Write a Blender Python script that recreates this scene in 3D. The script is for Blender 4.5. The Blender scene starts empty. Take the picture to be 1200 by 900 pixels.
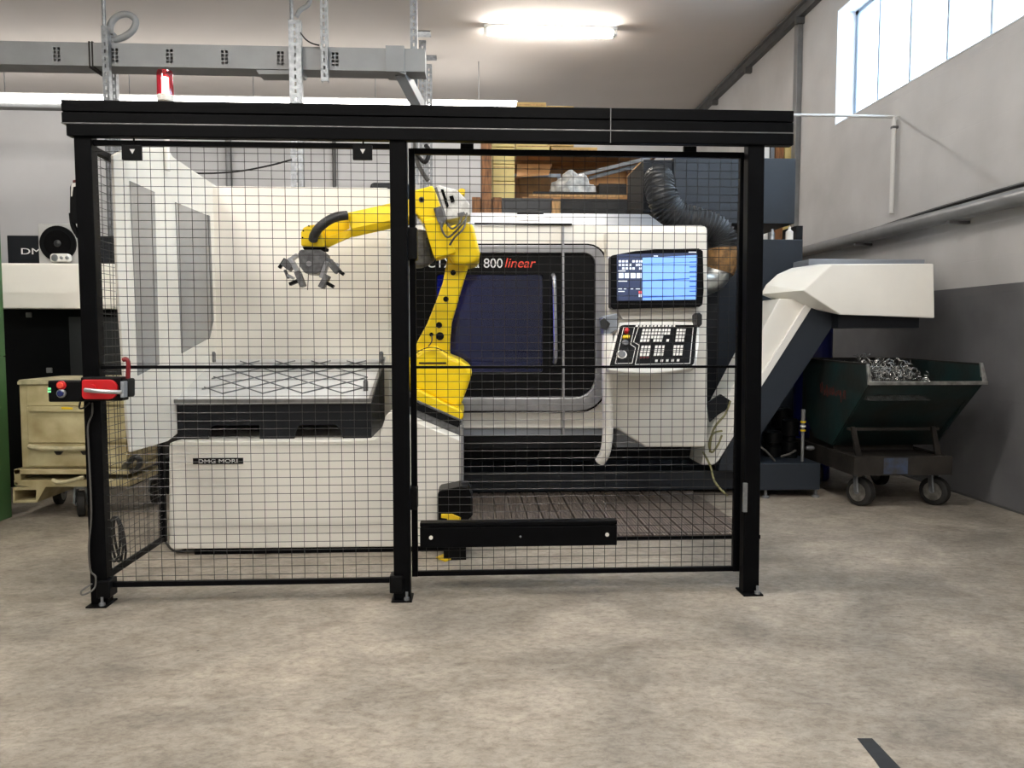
import bpy, bmesh, math, random
from mathutils import Vector, Matrix
random.seed(7)
C = bpy.context.scene.collection
S = bpy.context.scene
R = math.radians

# ------------------------------------------------------------------ camera, world, exposure
CAM_H, YAW, PITCH, FPX = 1.2, 3.0, 3.6, 900.0
cam_data = bpy.data.cameras.new('camera')
cam_data.sensor_width = 36.0
cam_data.lens = FPX / 1200 * 36.0
cam_data.clip_start = 0.05
cam = bpy.data.objects.new('camera', cam_data)
C.objects.link(cam)
cam.location = (0, 0, CAM_H)
cam.rotation_euler = (R(90 - PITCH), 0, R(-YAW))
S.camera = cam

world = bpy.data.worlds.new('sky')
S.world = world
world.use_nodes = True
wb = world.node_tree.nodes['Background']
wb.inputs['Color'].default_value = (0.80, 0.90, 1.0, 1)
wb.inputs['Strength'].default_value = 4.5

S.view_settings.view_transform = 'Standard'
S.view_settings.look = 'None'
S.view_settings.gamma = 1
S.view_settings.use_curve_mapping = False
S.view_settings.exposure = 1.0
LAMP = 64.0          # strength of the fluorescent tubes

# ------------------------------------------------------------------ measuring helpers (photo sight lines -> metres)
def ray(px, py):
    x = (px - 600) / FPX; z = -(py - 450) / FPX
    p = R(PITCH); y = R(YAW)
    fy = math.cos(p) + z * math.sin(p); fz = -math.sin(p) + z * math.cos(p)
    return Vector((x * math.cos(y) + fy * math.sin(y), -x * math.sin(y) + fy * math.cos(y), fz))
def P(px, py, Y):
    d = ray(px, py); return d * (Y / d.y) + Vector((0, 0, CAM_H))
def PX(px, py, X):
    d = ray(px, py); return d * (X / d.x) + Vector((0, 0, CAM_H))
def PZ(px, py, z=0.0):
    d = ray(px, py); return d * ((z - CAM_H) / d.z) + Vector((0, 0, CAM_H))

# ------------------------------------------------------------------ materials
def lin(c):
    out = []
    for v in c:
        v /= 255.0
        out.append(v / 12.92 if v <= 0.04045 else ((v + 0.055) / 1.055) ** 2.4)
    return (*out, 1)
def new_mat(name):
    m = bpy.data.materials.new(name); m.use_nodes = True
    return m, m.node_tree.nodes, m.node_tree.links, m.node_tree.nodes['Principled BSDF']
def mat(name, col, rough=0.5, metal=0.0, var=0.0, scale=6.0, bump=0.0, bscale=60.0, col2=None, coat=0.0, detail=5, stretch=(1, 1, 1), spec=0.5):
    m, n, l, b = new_mat(name)
    b.inputs['Specular IOR Level'].default_value = spec
    b.inputs['Base Color'].default_value = lin(col)
    b.inputs['Roughness'].default_value = rough
    b.inputs['Metallic'].default_value = metal
    b.inputs['Coat Weight'].default_value = coat
    if var or bump:
        tc = n.new('ShaderNodeTexCoord'); mp = n.new('ShaderNodeMapping')
        mp.inputs['Scale'].default_value = stretch
        l.new(tc.outputs['Object'], mp.inputs['Vector'])
    if var:
        t = n.new('ShaderNodeTexNoise'); t.inputs['Scale'].default_value = scale; t.inputs['Detail'].default_value = detail
        l.new(mp.outputs[0], t.inputs['Vector'])
        r = n.new('ShaderNodeValToRGB')
        r.color_ramp.elements[0].position = 0.35; r.color_ramp.elements[1].position = 0.68
        c2 = col2 if col2 else [max(0, v * (1 - var)) for v in col]
        r.color_ramp.elements[0].color = lin(c2); r.color_ramp.elements[1].color = lin(col)
        l.new(t.outputs['Fac'], r.inputs['Fac']); l.new(r.outputs['Color'], b.inputs['Base Color'])
    if bump:
        t2 = n.new('ShaderNodeTexNoise'); t2.inputs['Scale'].default_value = bscale; t2.inputs['Detail'].default_value = 4
        l.new(mp.outputs[0], t2.inputs['Vector'])
        bp = n.new('ShaderNodeBump'); bp.inputs['Strength'].default_value = bump; bp.inputs['Distance'].default_value = 0.01
        l.new(t2.outputs['Fac'], bp.inputs['Height']); l.new(bp.outputs[0], b.inputs['Normal'])
    return m
def emit(name, col, strength):
    m, n, l, b = new_mat(name)
    b.inputs['Base Color'].default_value = lin(col)
    b.inputs['Emission Color'].default_value = lin(col)
    b.inputs['Emission Strength'].default_value = strength
    return m

M = {}
M['black'] = mat('black_powder_coat', (7, 8, 11), 0.45, 0, 0.25, 14, spec=0.08)
M['wire'] = mat('black_wire', (16, 16, 18), 0.28, spec=0.6)
M['blackplastic'] = mat('black_plastic', (8, 9, 11), 0.4, spec=0.14)
M['deepblack'] = mat('matt_black', (4, 4, 5), 0.8, spec=0.1)
M['white'] = mat('cream_machine_paint', (241, 238, 229), 0.38, 0, 0.03, 2.5, 0.02, 200)
M['whiteb'] = mat('white_gloss', (236, 234, 228), 0.25)
M['slate'] = mat('slate_blue_paint', (36, 44, 54), 0.45, 0, 0.12, 3)
M['slatedark'] = mat('dark_slate_paint', (18, 22, 28), 0.45, 0, 0.15, 3, spec=0.3)
M['greysheet'] = mat('pale_grey_sheet', (150, 156, 164), 0.35, 0.2, 0.08, 4)
M['silver'] = mat('silver_trim', (176, 178, 182), 0.28, 0.75, 0.1, 12)
M['steel'] = mat('brushed_steel', (150, 150, 150), 0.32, 0.9, 0.15, 20, stretch=(1, 12, 1))
M['galv'] = mat('galvanised_steel', (158, 162, 166), 0.4, 0.6, 0.22, 25)
M['duct'] = mat('grey_duct_plastic', (146, 148, 149), 0.5, 0, 0.06, 4)
M['yellow'] = mat('robot_yellow', (246, 212, 8), 0.34, 0, 0.05, 5)
M['robotgrey'] = mat('cast_grey', (118, 119, 121), 0.45, 0.4, 0.3, 25)
M['robotwhite'] = mat('robot_connector_white', (232, 232, 228), 0.45, 0, 0.2, 30)
M['red'] = mat('signal_red', (200, 22, 30), 0.35)
M['darkred'] = mat('dark_red', (120, 12, 22), 0.4)
M['blue'] = mat('cobalt_blue', (14, 26, 120), 0.4, 0, 0.1, 4)
M['navy'] = mat('navy_button', (14, 26, 84), 0.3)
M['green'] = mat('machine_green', (80, 124, 76), 0.42, 0, 0.12, 2)
M['bin'] = mat('bin_dark_green', (18, 46, 46), 0.5, 0.1, 0.45, 5, 0.15, 18, col2=(30, 34, 32))
M['binin'] = mat('bin_inside', (44, 45, 46), 0.5, 0.3, 0.3, 7)
M['worn'] = mat('worn_steel_edge', (178, 178, 174), 0.35, 0.7, 0.3, 20)
M['rust'] = mat('grimy_steel', (54, 50, 46), 0.6, 0.3, 0.45, 6, 0.2, 30)
M['rubber'] = mat('tyre_rubber', (30, 29, 28), 0.75, 0, 0.3, 20)
M['rim'] = mat('wheel_rim', (150, 148, 142), 0.4, 0.7, 0.3, 20)
M['beige'] = mat('worn_beige_paint', (206, 196, 156), 0.5, 0, 0.35, 5, 0.05, 30, col2=(160, 144, 104), detail=8)
M['beigelight'] = mat('beige_handle', (206, 196, 160), 0.45, 0, 0.25, 14)
M['wood'] = mat('rack_timber', (168, 112, 64), 0.6, 0, 0.35, 8, 0.1, 40, stretch=(6, 6, 1))
M['woodlight'] = mat('pale_timber', (208, 160, 100), 0.6, 0, 0.25, 8, stretch=(6, 6, 1))
M['carton'] = mat('cardboard', (214, 178, 112), 0.7, 0, 0.12, 6)
M['cartonbrown'] = mat('brown_cardboard', (196, 142, 88), 0.7, 0, 0.25, 4)
M['palebox'] = mat('pale_carton', (236, 212, 140), 0.7, 0, 0.08, 6)
M['bag'] = mat('plastic_bag', (228, 226, 220), 0.3, 0, 0.3, 14, 0.6, 22)
M['dirtfloor'] = mat('brown_grating', (128, 116, 107), 0.6, 0, 0.3, 9, 0.3, 90, stretch=(14, 1, 1))
M['alu'] = mat('aluminium_flex', (184, 184, 180), 0.3, 0.8, 0.1, 15)
M['sleeve'] = mat('brown_sleeve', (146, 108, 62), 0.7, 0, 0.4, 18)
M['hose'] = mat('black_hose', (34, 36, 38), 0.42)
M['chips'] = mat('metal_chips', (205, 205, 202), 0.25, 0.9, 0.3, 40)
M['table'] = mat('pale_steel_plate', (214, 216, 216), 0.4, 0.1, 0.08, 5)
M['slitglass'] = mat('grey_tinted_pane', (140, 141, 143), 0.12, 0, 0.05, 3, coat=0.6)
M['ptext'] = mat('white_print', (225, 225, 225), 0.5)
M['redtext'] = mat('red_print', (236, 76, 56), 0.5)
M['redfaded'] = mat('faded_red_paint', (120, 40, 30), 0.7, 0, 0.5, 60)
M['ytag'] = mat('yellow_sticker', (232, 196, 30), 0.5)
M['cable'] = mat('black_cable', (20, 20, 21), 0.5)
M['greycable'] = mat('grey_cable', (84, 82, 78), 0.5)
M['yellowcable'] = mat('ochre_cable', (128, 124, 84), 0.5)
M['pipegrey'] = mat('grey_pipe', (128, 129, 130), 0.4, 0.2, 0.1, 6)
M['pipewhite'] = mat('white_pipe', (206, 205, 202), 0.4)
M['pipedark'] = mat('dark_grey_tray', (92, 92, 92), 0.5, 0.2, 0.15, 6)
M['tape'] = mat('black_floor_tape', (26, 28, 30), 0.6, 0, 0.35, 30)
M['speakergrey'] = mat('speaker_silver', (168, 168, 166), 0.4)
M['reveal'] = mat('window_reveal_plaster', (226, 230, 236), 0.7)
M['mullion'] = mat('window_frame', (150, 166, 182), 0.5)
M['ceiling'] = mat('ceiling_paint', (196, 190, 185), 0.85, 0, 0.04, 0.6)
M['bwall'] = mat('back_wall_paint', (204, 204, 205), 0.85, 0, 0.05, 0.8, 0.05, 40)
M['lampbody'] = mat('lamp_housing', (200, 200, 198), 0.4)
M['ledgreen'] = emit('green_led', (120, 230, 150), 0.5)
M['tube'] = emit('fluorescent_tube', (255, 249, 241), LAMP)
M['trunk'] = emit('strip_light_lens', (255, 250, 243), 10)
M['beaconglow'] = emit('beacon_filament', (255, 130, 110), 24)
M['scrdark'] = emit('screen_navy', (52, 62, 92), 0.30)
M['scrblue'] = emit('screen_pale_blue', (122, 168, 244), 0.42)
M['scrwhite'] = emit('screen_white', (225, 234, 250), 0.45)
M['scrline'] = emit('screen_line', (40, 88, 190), 0.3)
M['scrred'] = emit('screen_red', (226, 90, 96), 0.4)

def floor_mat():
    m, n, l, b = new_mat('stained_concrete')
    tc = n.new('ShaderNodeTexCoord')
    def noise(scale, detail, rough, stretch=(1, 1, 1), rot=0, dist=0.0):
        mp = n.new('ShaderNodeMapping'); mp.inputs['Scale'].default_value = stretch; mp.inputs['Rotation'].default_value = (0, 0, rot)
        l.new(tc.outputs['Object'], mp.inputs['Vector'])
        t = n.new('ShaderNodeTexNoise'); t.inputs['Scale'].default_value = scale; t.inputs['Detail'].default_value = detail
        t.inputs['Roughness'].default_value = rough; t.inputs['Distortion'].default_value = dist
        l.new(mp.outputs[0], t.inputs['Vector']); return t.outputs['Fac']
    def ramp(f, p0, c0, p1, c1):
        r = n.new('ShaderNodeValToRGB'); e = r.color_ramp.elements
        e[0].position = p0; e[0].color = c0; e[1].position = p1; e[1].color = c1
        l.new(f, r.inputs['Fac']); return r.outputs['Color']
    def mix(a, bb, fac, mode='MULTIPLY'):
        x = n.new('ShaderNodeMixRGB'); x.blend_type = mode; x.inputs['Fac'].default_value = fac
        l.new(a, x.inputs[1]); l.new(bb, x.inputs[2]); return x.outputs[0]
    base = ramp(noise(1.1, 9, 0.66, (1, 1.2, 1), 0.3, 0.5), 0.32, lin((124, 118, 109)), 0.66, lin((184, 174, 160)))
    blot = ramp(noise(4.5, 10, 0.72, (1.0, 1.6, 1), -0.35, 0.6), 0.36, (0.62, 0.60, 0.57, 1), 0.60, (1, 1, 1, 1))
    fine = ramp(noise(26, 8, 0.78, (1, 1.5, 1), 0.5, 0.3), 0.32, (0.40, 0.38, 0.36, 1), 0.56, (1, 1, 1, 1))
    scr = ramp(noise(9, 5, 0.7, (0.5, 9, 1), 0.55, 0.25), 0.30, (0.6, 0.58, 0.56, 1), 0.40, (1, 1, 1, 1))
    scr2 = ramp(noise(9, 5, 0.7, (0.5, 10, 1), -0.25, 0.2), 0.64, (0, 0, 0, 1), 0.76, (0.30, 0.29, 0.27, 1))
    spot = ramp(noise(2.3, 4, 0.55), 0.28, (0.55, 0.53, 0.51, 1), 0.38, (1, 1, 1, 1))
    speck = ramp(noise(30, 2, 0.5), 0.20, (0.12, 0.11, 0.10, 1), 0.235, (1, 1, 1, 1))
    c = mix(base, blot, 0.75); c = mix(c, fine, 0.7); c = mix(c, scr, 0.7); c = mix(c, spot, 0.55); c = mix(c, speck, 0.8); c = mix(c, scr2, 0.6, 'ADD')
    l.new(c, b.inputs['Base Color'])
    b.inputs['Roughness'].default_value = 0.62
    bp = n.new('ShaderNodeBump'); bp.inputs['Strength'].default_value = 0.12; bp.inputs['Distance'].default_value = 0.01
    l.new(noise(24, 6, 0.7, (1, 2, 1), 0.4), bp.inputs['Height']); l.new(bp.outputs[0], b.inputs['Normal'])
    return m
M['floor'] = floor_mat()

def painted_wall():
    m, n, l, b = new_mat('two_tone_painted_blockwork')
    tc = n.new('ShaderNodeTexCoord'); sp = n.new('ShaderNodeSeparateXYZ'); l.new(tc.outputs['Object'], sp.inputs[0])
    gt = n.new('ShaderNodeMath'); gt.operation = 'GREATER_THAN'; gt.inputs[1].default_value = 1.56
    l.new(sp.outputs['Z'], gt.inputs[0])
    t = n.new('ShaderNodeTexNoise'); t.inputs['Scale'].default_value = 1.6; t.inputs['Detail'].default_value = 7
    l.new(tc.outputs['Object'], t.inputs['Vector'])
    r1 = n.new('ShaderNodeValToRGB'); r1.color_ramp.elements[0].color = lin((84, 84, 86)); r1.color_ramp.elements[1].color = lin((108, 108, 110))
    r2 = n.new('ShaderNodeValToRGB'); r2.color_ramp.elements[0].color = lin((172, 171, 170)); r2.color_ramp.elements[1].color = lin((192, 191, 190))
    for r in (r1, r2):
        r.color_ramp.elements[0].position = 0.3; r.color_ramp.elements[1].position = 0.7; l.new(t.outputs['Fac'], r.inputs[0])
    mx = n.new('ShaderNodeMixRGB'); l.new(gt.outputs[0], mx.inputs[0]); l.new(r1.outputs[0], mx.inputs[1]); l.new(r2.outputs[0], mx.inputs[2])
    l.new(mx.outputs[0], b.inputs['Base Color']); b.inputs['Roughness'].default_value = 0.6
    mp = n.new('ShaderNodeMapping'); mp.inputs['Rotation'].default_value = (R(90), 0, R(90)); l.new(tc.outputs['Object'], mp.inputs[0])
    cb = n.new('ShaderNodeCombineXYZ'); l.new(sp.outputs['Y'], cb.inputs[0]); l.new(sp.outputs['Z'], cb.inputs[1])
    br = n.new('ShaderNodeTexBrick'); br.inputs['Scale'].default_value = 1.0; br.inputs['Brick Width'].default_value = 0.5; br.inputs['Row Height'].default_value = 0.25
    br.inputs['Mortar Size'].default_value = 0.006; br.inputs['Mortar Smooth'].default_value = 0.6
    l.new(cb.outputs[0], br.inputs['Vector'])
    bp = n.new('ShaderNodeBump'); bp.inputs['Strength'].default_value = 0.10; bp.inputs['Distance'].default_value = 0.01; bp.invert = True
    l.new(br.outputs['Fac'], bp.inputs['Height']); l.new(bp.outputs[0], b.inputs['Normal'])
    return m
M['rwall'] = painted_wall()

def pane_mat():
    m, n, l, b = new_mat('frosted_pane')
    tl = n.new('ShaderNodeBsdfTranslucent'); tl.inputs['Color'].default_value = (0.93, 0.97, 1, 1)
    tr = n.new('ShaderNodeBsdfTransparent'); tr.inputs['Color'].default_value = (0.9, 0.96, 1, 1)
    mx = n.new('ShaderNodeMixShader'); mx.inputs[0].default_value = 0.55
    l.new(tl.outputs[0], mx.inputs[1]); l.new(tr.outputs[0], mx.inputs[2])
    l.new(mx.outputs[0], n['Material Output'].inputs['Surface'])
    return m
M['pane'] = pane_mat()
def glass_mat(name, tint, mixf):
    m, n, l, b = new_mat(name)
    tr = n.new('ShaderNodeBsdfTransparent'); tr.inputs['Color'].default_value = tint
    gl = n.new('ShaderNodeBsdfGlossy'); gl.inputs['Roughness'].default_value = 0.06; gl.inputs['Color'].default_value = (0.9, 0.92, 1, 1)
    mx = n.new('ShaderNodeMixShader'); mx.inputs[0].default_value = mixf
    l.new(tr.outputs[0], mx.inputs[1]); l.new(gl.outputs[0], mx.inputs[2])
    l.new(mx.outputs[0], n['Material Output'].inputs['Surface'])
    return m
M['doorglass'] = glass_mat('tinted_door_glass', (0.42, 0.48, 0.75, 1), 0.045)
M['beaconlens'] = glass_mat('red_beacon_lens', (1.0, 0.2, 0.26, 1), 0.10)

# ------------------------------------------------------------------ mesh helpers
class MB:
    """collects shapes in world metres; build() links them as one mesh object"""
    def __init__(s): s.bm = bmesh.new()
    def _add(s, co, faces, smooth=False):
        v = [s.bm.verts.new(c) for c in co]
        for f in faces:
            try:
                fc = s.bm.faces.new([v[i] for i in f]); fc.smooth = smooth
            except ValueError: pass
        return s
    def box(s, a, b):
        x0, x1 = sorted((a[0], b[0])); y0, y1 = sorted((a[1], b[1])); z0, z1 = sorted((a[2], b[2]))
        co = [(x0,y0,z0),(x1,y0,z0),(x1,y1,z0),(x0,y1,z0),(x0,y0,z1),(x1,y0,z1),(x1,y1,z1),(x0,y1,z1)]
        return s._add(co, [(0,3,2,1),(4,5,6,7),(0,1,5,4),(1,2,6,5),(2,3,7,6),(3,0,4,7)])
    def prism(s, pts, vec):
        n = len(pts); vec = Vector(vec); pts = [Vector(p) for p in pts]
        co = pts + [p + vec for p in pts]
        return s._add(co, [tuple(range(n)), tuple(range(2*n-1, n-1, -1))] + [(i, i+n, (i+1) % n + n, (i+1) % n) for i in range(n)])
    def pp(s, px, Y0, Y1):                                  # outline in the plane Y0, extruded straight back to Y1
        return s.prism([P(x, y, Y0) for x, y in px], (0, Y1 - Y0, 0))
    def ring(s, outer, inner, vec):
        n = len(outer); vec = Vector(vec)
        co = [Vector(p) for p in outer] + [Vector(p) for p in inner]
        co += [p + vec for p in co]
        f = []
        for i in range(n):
            j = (i + 1) % n
            f += [(i, j, n+j, n+i), (2*n+i, 3*n+i, 3*n+j, 2*n+j), (i, 2*n+i, 2*n+j, j), (n+i, n+j, 3*n+j, 3*n+i)]
        return s._add(co, f)
    def bar(s, a, b, w, h=None, up=(0, 0, 1)):              # rectangular bar a->b
        a = Vector(a); b = Vector(b); h = h or w
        d = (b - a).normalized(); u = Vector(up)
        if abs(d.dot(u)) > 0.98: u = Vector((0, 1, 0))
        x = d.cross(u).normalized(); z = x.cross(d)
        q = [x*w/2*i + z*h/2*j for i, j in ((-1,-1),(1,-1),(1,1),(-1,1))]
        return s.prism([a + k for k in q], b - a)
    def tube(s, pts, r, n=10, caps=True):
        pts = [Vector(p) for p in pts]; rs = r if isinstance(r, (list, tuple)) else [r] * len(pts)
        co = []; ref = None
        for i, p in enumerate(pts):
            d = (pts[min(i+1, len(pts)-1)] - pts[max(i-1, 0)]).normalized()
            if ref is None:
                ref = Vector((0, 0, 1)) if abs(d.z) < 0.9 else Vector((1, 0, 0))
            x = d.cross(ref).normalized(); y = x.cross(d).normalized(); ref = y
            co += [p + (x*math.cos(2*math.pi*k/n) + y*math.sin(2*math.pi*k/n)) * rs[i] for k in range(n)]
        f = [(i*n+k, i*n+(k+1) % n, (i+1)*n+(k+1) % n, (i+1)*n+k) for i in range(len(pts)-1) for k in range(n)]
        s._add(co, f, True)
        if caps:
            s.bm.verts.ensure_lookup_table(); b0 = len(s.bm.verts) - len(co)
            for idx in (range(n), range((len(pts)-1)*n, len(pts)*n)):
                try: s.bm.faces.new([s.bm.verts[b0+k] for k in idx])
                except ValueError: pass
        return s
    def cyl(s, a, b, r, n=20): return s.tube([a, b], r, n)
    def wire(s, a, b, r):                                   # thin round wire
        return s.tube([a, b], r, 6, False)
    def hull(s, pts):
        t = bmesh.new()
        for p in pts: t.verts.new(p)
        bmesh.ops.convex_hull(t, input=t.verts)
        bmesh.ops.delete(t, geom=[v for v in t.verts if not v.link_faces], context='VERTS')
        bmesh.ops.dissolve_limit(t, angle_limit=0.02, verts=t.verts, edges=t.edges)
        t.verts.index_update()
        s._add([v.co.copy() for v in t.verts], [[v.index for v in f.verts] for f in t.faces]); t.free()
        return s
    def lathe(s, base, axis, prof, n=24):                   # prof: (distance along axis, radius)
        base = Vector(base); axis = Vector(axis).normalized()
        x = axis.orthogonal().normalized(); y = axis.cross(x)
        co = [base + axis*d + (x*math.cos(2*math.pi*k/n) + y*math.sin(2*math.pi*k/n))*max(r, 1e-4) for d, r in prof for k in range(n)]
        m_ = len(prof)
        s._add(co, [(i*n+k, i*n+(k+1) % n, (i+1)*n+(k+1) % n, (i+1)*n+k) for i in range(m_-1) for k in range(n)] + [tuple(range(n)), tuple(range((m_-1)*n, m_*n))], True)
        return s
    def build(s, name, m, parent=None, bevel=0.0, seg=2, loc=None):
        bmesh.ops.recalc_face_normals(s.bm, faces=s.bm.faces)
        org = Vector(parent['_o']) if parent is not None else (Vector(loc) if loc is not None else Vector((0, 0, 0)))
        bmesh.ops.translate(s.bm, vec=-org, verts=s.bm.verts)
        me = bpy.data.meshes.new(name); s.bm.to_mesh(me); s.bm.free()
        o = bpy.data.objects.new(name, me); C.objects.link(o)
        me.materials.append(M[m] if isinstance(m, str) else m)
        if any(p.use_smooth for p in me.polygons): me.set_sharp_from_angle(angle=R(38))
        if bevel:
            bv = o.modifiers.new('bevel', 'BEVEL'); bv.width = bevel; bv.segments = seg; bv.limit_method = 'ANGLE'; bv.angle_limit = R(35)
        o['_o'] = tuple(org)
        if parent is not None: o.parent = parent
        elif loc is not None: o.location = org
        return o
def thing(name, label, cat, loc, group=None):
    o = bpy.data.objects.new(name, None); C.objects.link(o); o.location = loc; o['_o'] = tuple(loc)
    o.empty_display_size = 0.1
    return tag(o, label, cat, group)
def tag(o, label, cat, group=None):
    o['label'] = label; o['category'] = cat
    if group: o['group'] = group
    return o
def struct(o, label=None):
    o['kind'] = 'structure'
    if label: o['label'] = label
    return o
def stuff(o): o['kind'] = 'stuff'; return o
def copy_tree(o, parent=None, label=None):
    c = o.copy(); C.objects.link(c); c.parent = parent
    if label: c['label'] = label
    for ch in o.children: copy_tree(ch, c)
    return c
def text(s, name, m, parent, loc, width, height=None, extrude=0.002, shear=0.0, rot=(R(90), 0, 0)):
    cu = bpy.data.curves.new(name, 'FONT'); cu.body = s; cu.size = 1; cu.extrude = 0.0; cu.shear = shear
    t = bpy.data.objects.new(name, cu); C.objects.link(t)
    dg = bpy.context.evaluated_depsgraph_get(); dg.update()
    me = bpy.data.meshes.new_from_object(t.evaluated_get(dg)); bpy.data.objects.remove(t)
    xs = [v.co.x for v in me.vertices]; ys = [v.co.y for v in me.vertices]
    sx = width / (max(xs) - min(xs)); sy = (height / (max(ys) - min(ys))) if height else sx
    me.transform(Matrix.Translation((-min(xs), -min(ys), 0))); me.transform(Matrix.Diagonal((sx, sy, 1, 1)))
    bm = bmesh.new(); bm.from_mesh(me)
    r = bmesh.ops.extrude_face_region(bm, geom=bm.faces[:])
    bmesh.ops.translate(bm, vec=(0, 0, extrude), verts=[v for v in r['geom'] if isinstance(v, bmesh.types.BMVert)])
    bmesh.ops.recalc_face_normals(bm, faces=bm.faces)
    me2 = bpy.data.meshes.new(name); bm.to_mesh(me2); bm.free()
    from mathutils import Euler
    me2.transform(Matrix.Translation(Vector(loc) - Vector(parent['_o'])) @ Euler(rot).to_matrix().to_4x4())
    me2.materials.append(M[m])
    o = bpy.data.objects.new(name, me2); C.objects.link(o); o.parent = parent; o['_o'] = parent['_o']
    return o
def arc(cx, cy, r, a0, a1, n):
    return [(cx + r*math.cos(R(a0+(a1-a0)*i/n)), cy - r*math.sin(R(a0+(a1-a0)*i/n))) for i in range(n+1)]
def rrect(x0, y0, x1, y1, r, n=5):
    """rounded outline in photo pixels; r = radius or (tl, tr, br, bl)"""
    if not isinstance(r, tuple): r = (r,)*4
    return (arc(x0+r[0], y0+r[0], r[0], 180, 90, n) + arc(x1-r[1], y0+r[1], r[1], 90, 0, n)
            + arc(x1-r[2], y1-r[2], r[2], 0, -90, n) + arc(x0+r[3], y1-r[3], r[3], -90, -180, n))
def smooth(pts, n=6):
    pts = [Vector(p) for p in pts]; out = []
    q = [pts[0]] + pts + [pts[-1]]
    for i in range(1, len(q)-2):
        a, b, c, d = q[i-1], q[i], q[i+1], q[i+2]
        for k in range(n):
            t = k/n
            out.append(0.5*((2*b) + (c-a)*t + (2*a-5*b+4*c-d)*t*t + (3*b-a-3*c+d)*t**3))
    out.append(pts[-1]); return out
def pts3(lst): return [P(*t) for t in lst]

# ------------------------------------------------------------------ room
XR, XL, YB, YF, ZC = 3.70, -9.5, 12.6, -5.0, 4.85
struct(MB().box((XL, YF, -0.1), (XR+0.3, YB, 0)).build('floor', 'floor'), 'scuffed beige concrete workshop floor')
struct(MB().box((XL, YF, ZC), (XR+0.3, YB, ZC+0.15)).build('ceiling', 'ceiling'), 'plain pale ceiling')
struct(MB().box((XL-0.15, YB, -0.1), (XR+0.3, YB+0.15, ZC+0.15)).build('wall_back', 'bwall'), 'pale grey back wall')
struct(MB().box((XL-0.15, YF, -0.1), (XL, YB, ZC+0.15)).build('wall_left', 'bwall'))
struct(MB().box((XL-0.15, YF-0.15, -0.1), (XR+0.3, YF, ZC+0.15)).build('wall_front', 'bwall'))
# right wall with the window opening
WY0, WY1, WZ0, WZ1 = 1.2, 7.78, 3.33, 4.47
b = MB()
b.box((XR, YF, -0.1), (XR+0.3, YB, WZ0)); b.box((XR, YF, WZ1), (XR+0.3, YB, ZC+0.15))
b.box((XR, YF, WZ0), (XR+0.3, WY0, WZ1)); b.box((XR, WY1, WZ0), (XR+0.3, YB, WZ1))
struct(b.build('wall_right', 'rwall'), 'right wall painted pale grey above a dark grey dado')
# window: reveal lining, frame, mullions, frosted panes
win = bpy.data.objects.new('window_1', None); C.objects.link(win); win.location = (XR, WY1, WZ0); win['_o'] = (XR, WY1, WZ0)
struct(win, 'high ribbon window of frosted panes in a deep white reveal')
b = MB(); e = 0.012
b.box((XR-0.004, WY1-e, WZ0), (XR+0.26, WY1, WZ1)); b.box((XR-0.004, WY0, WZ0), (XR+0.26, WY1, WZ0+e)); b.box((XR-0.004, WY0, WZ1-e), (XR+0.26, WY1, WZ1)); b.box((XR-0.004, WY0, WZ0), (XR+0.26, WY0+e, WZ1))
b.build('reveal', 'reveal', win)
XG = XR + 0.2
b = MB(); b.box((XG-0.02, WY1-e-0.05, WZ0+e), (XG+0.03, WY1-e, WZ1-e)); b.box((XG-0.02, WY0, WZ0+e), (XG+0.03, WY1-e, WZ0+e+0.03)); b.box((XG-0.02, WY0, WZ1-e-0.04), (XG+0.03, WY1-e, WZ1-e)); b.box((XG-0.02, WY0+e, WZ0+e), (XG+0.03, WY0+e+0.05, WZ1-e))
b.build('window_frame', 'mullion', win)
edges = [WY1-e-0.05] + [PX(x, 60, XG).y for x in (1032, 1069, 1112.5, 1163.5)]
while edges[-1] - 0.62 > WY0: edges.append(edges[-1] - 0.6)
edges.append(WY0+e+0.05)
for a_, b_ in zip(edges, edges[1:]):
    MB().box((XG+0.0, b_+0.014, WZ0+e+0.03), (XG+0.008, a_-0.014, WZ1-e-0.04)).build('pane', 'pane', win)
for y in edges[1:-1]:
    MB().box((XG-0.02, y-0.014, WZ0+e+0.03), (XG+0.02, y+0.014, WZ1-e-0.04)).build('mullion', 'mullion', win)
# wall base joint
struct(MB().box((XR-0.012, YF, 0), (XR, YB, 0.015)).build('baseboard_right', 'pipedark'))

# ------------------------------------------------------------------ lamps
def ceiling_lamp(x, y, label, side='', z=ZC, L=1.58):
    end = '_' + side + '_offscreen' if side else ''
    t = thing('ceiling_lamp' + end, label, 'lamp', (x, y, z), 'fluorescent ceiling lamps')
    MB().box((x-L/2, y-0.055, z-0.045), (x+L/2, y+0.055, z)).build('housing', 'lampbody', t, 0.008)
    MB().box((x-L/2+0.05, y-0.05, z-0.10), (x+L/2-0.05, y+0.05, z-0.0451)).build('diffuser' + end, 'tube', t)
    for s_ in (-1, 1):
        MB().box((x+s_*(L/2-0.05), y-0.052, z-0.10), (x+s_*L/2, y+0.052, z-0.0455)).build('end_cap', 'lampbody', t, 0.006)
    return t
q = P(645, 38, 9.3)
ceiling_lamp(q.x, 9.3, 'lit fluorescent lamp on the bare ceiling beyond the fence')
for x, y, side in ((0.3, 3.33, 'above_right'), (-3.2, 3.33, 'above_left'), (0.9, 0.4, 'middle_right'), (-3.2, 0.4, 'middle_left'), (0.9, -2.6, 'behind_right'), (-3.2, -2.6, 'behind_left')):
    ceiling_lamp(x, y, 'lit fluorescent lamp on the ceiling over the open floor', side)
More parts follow.
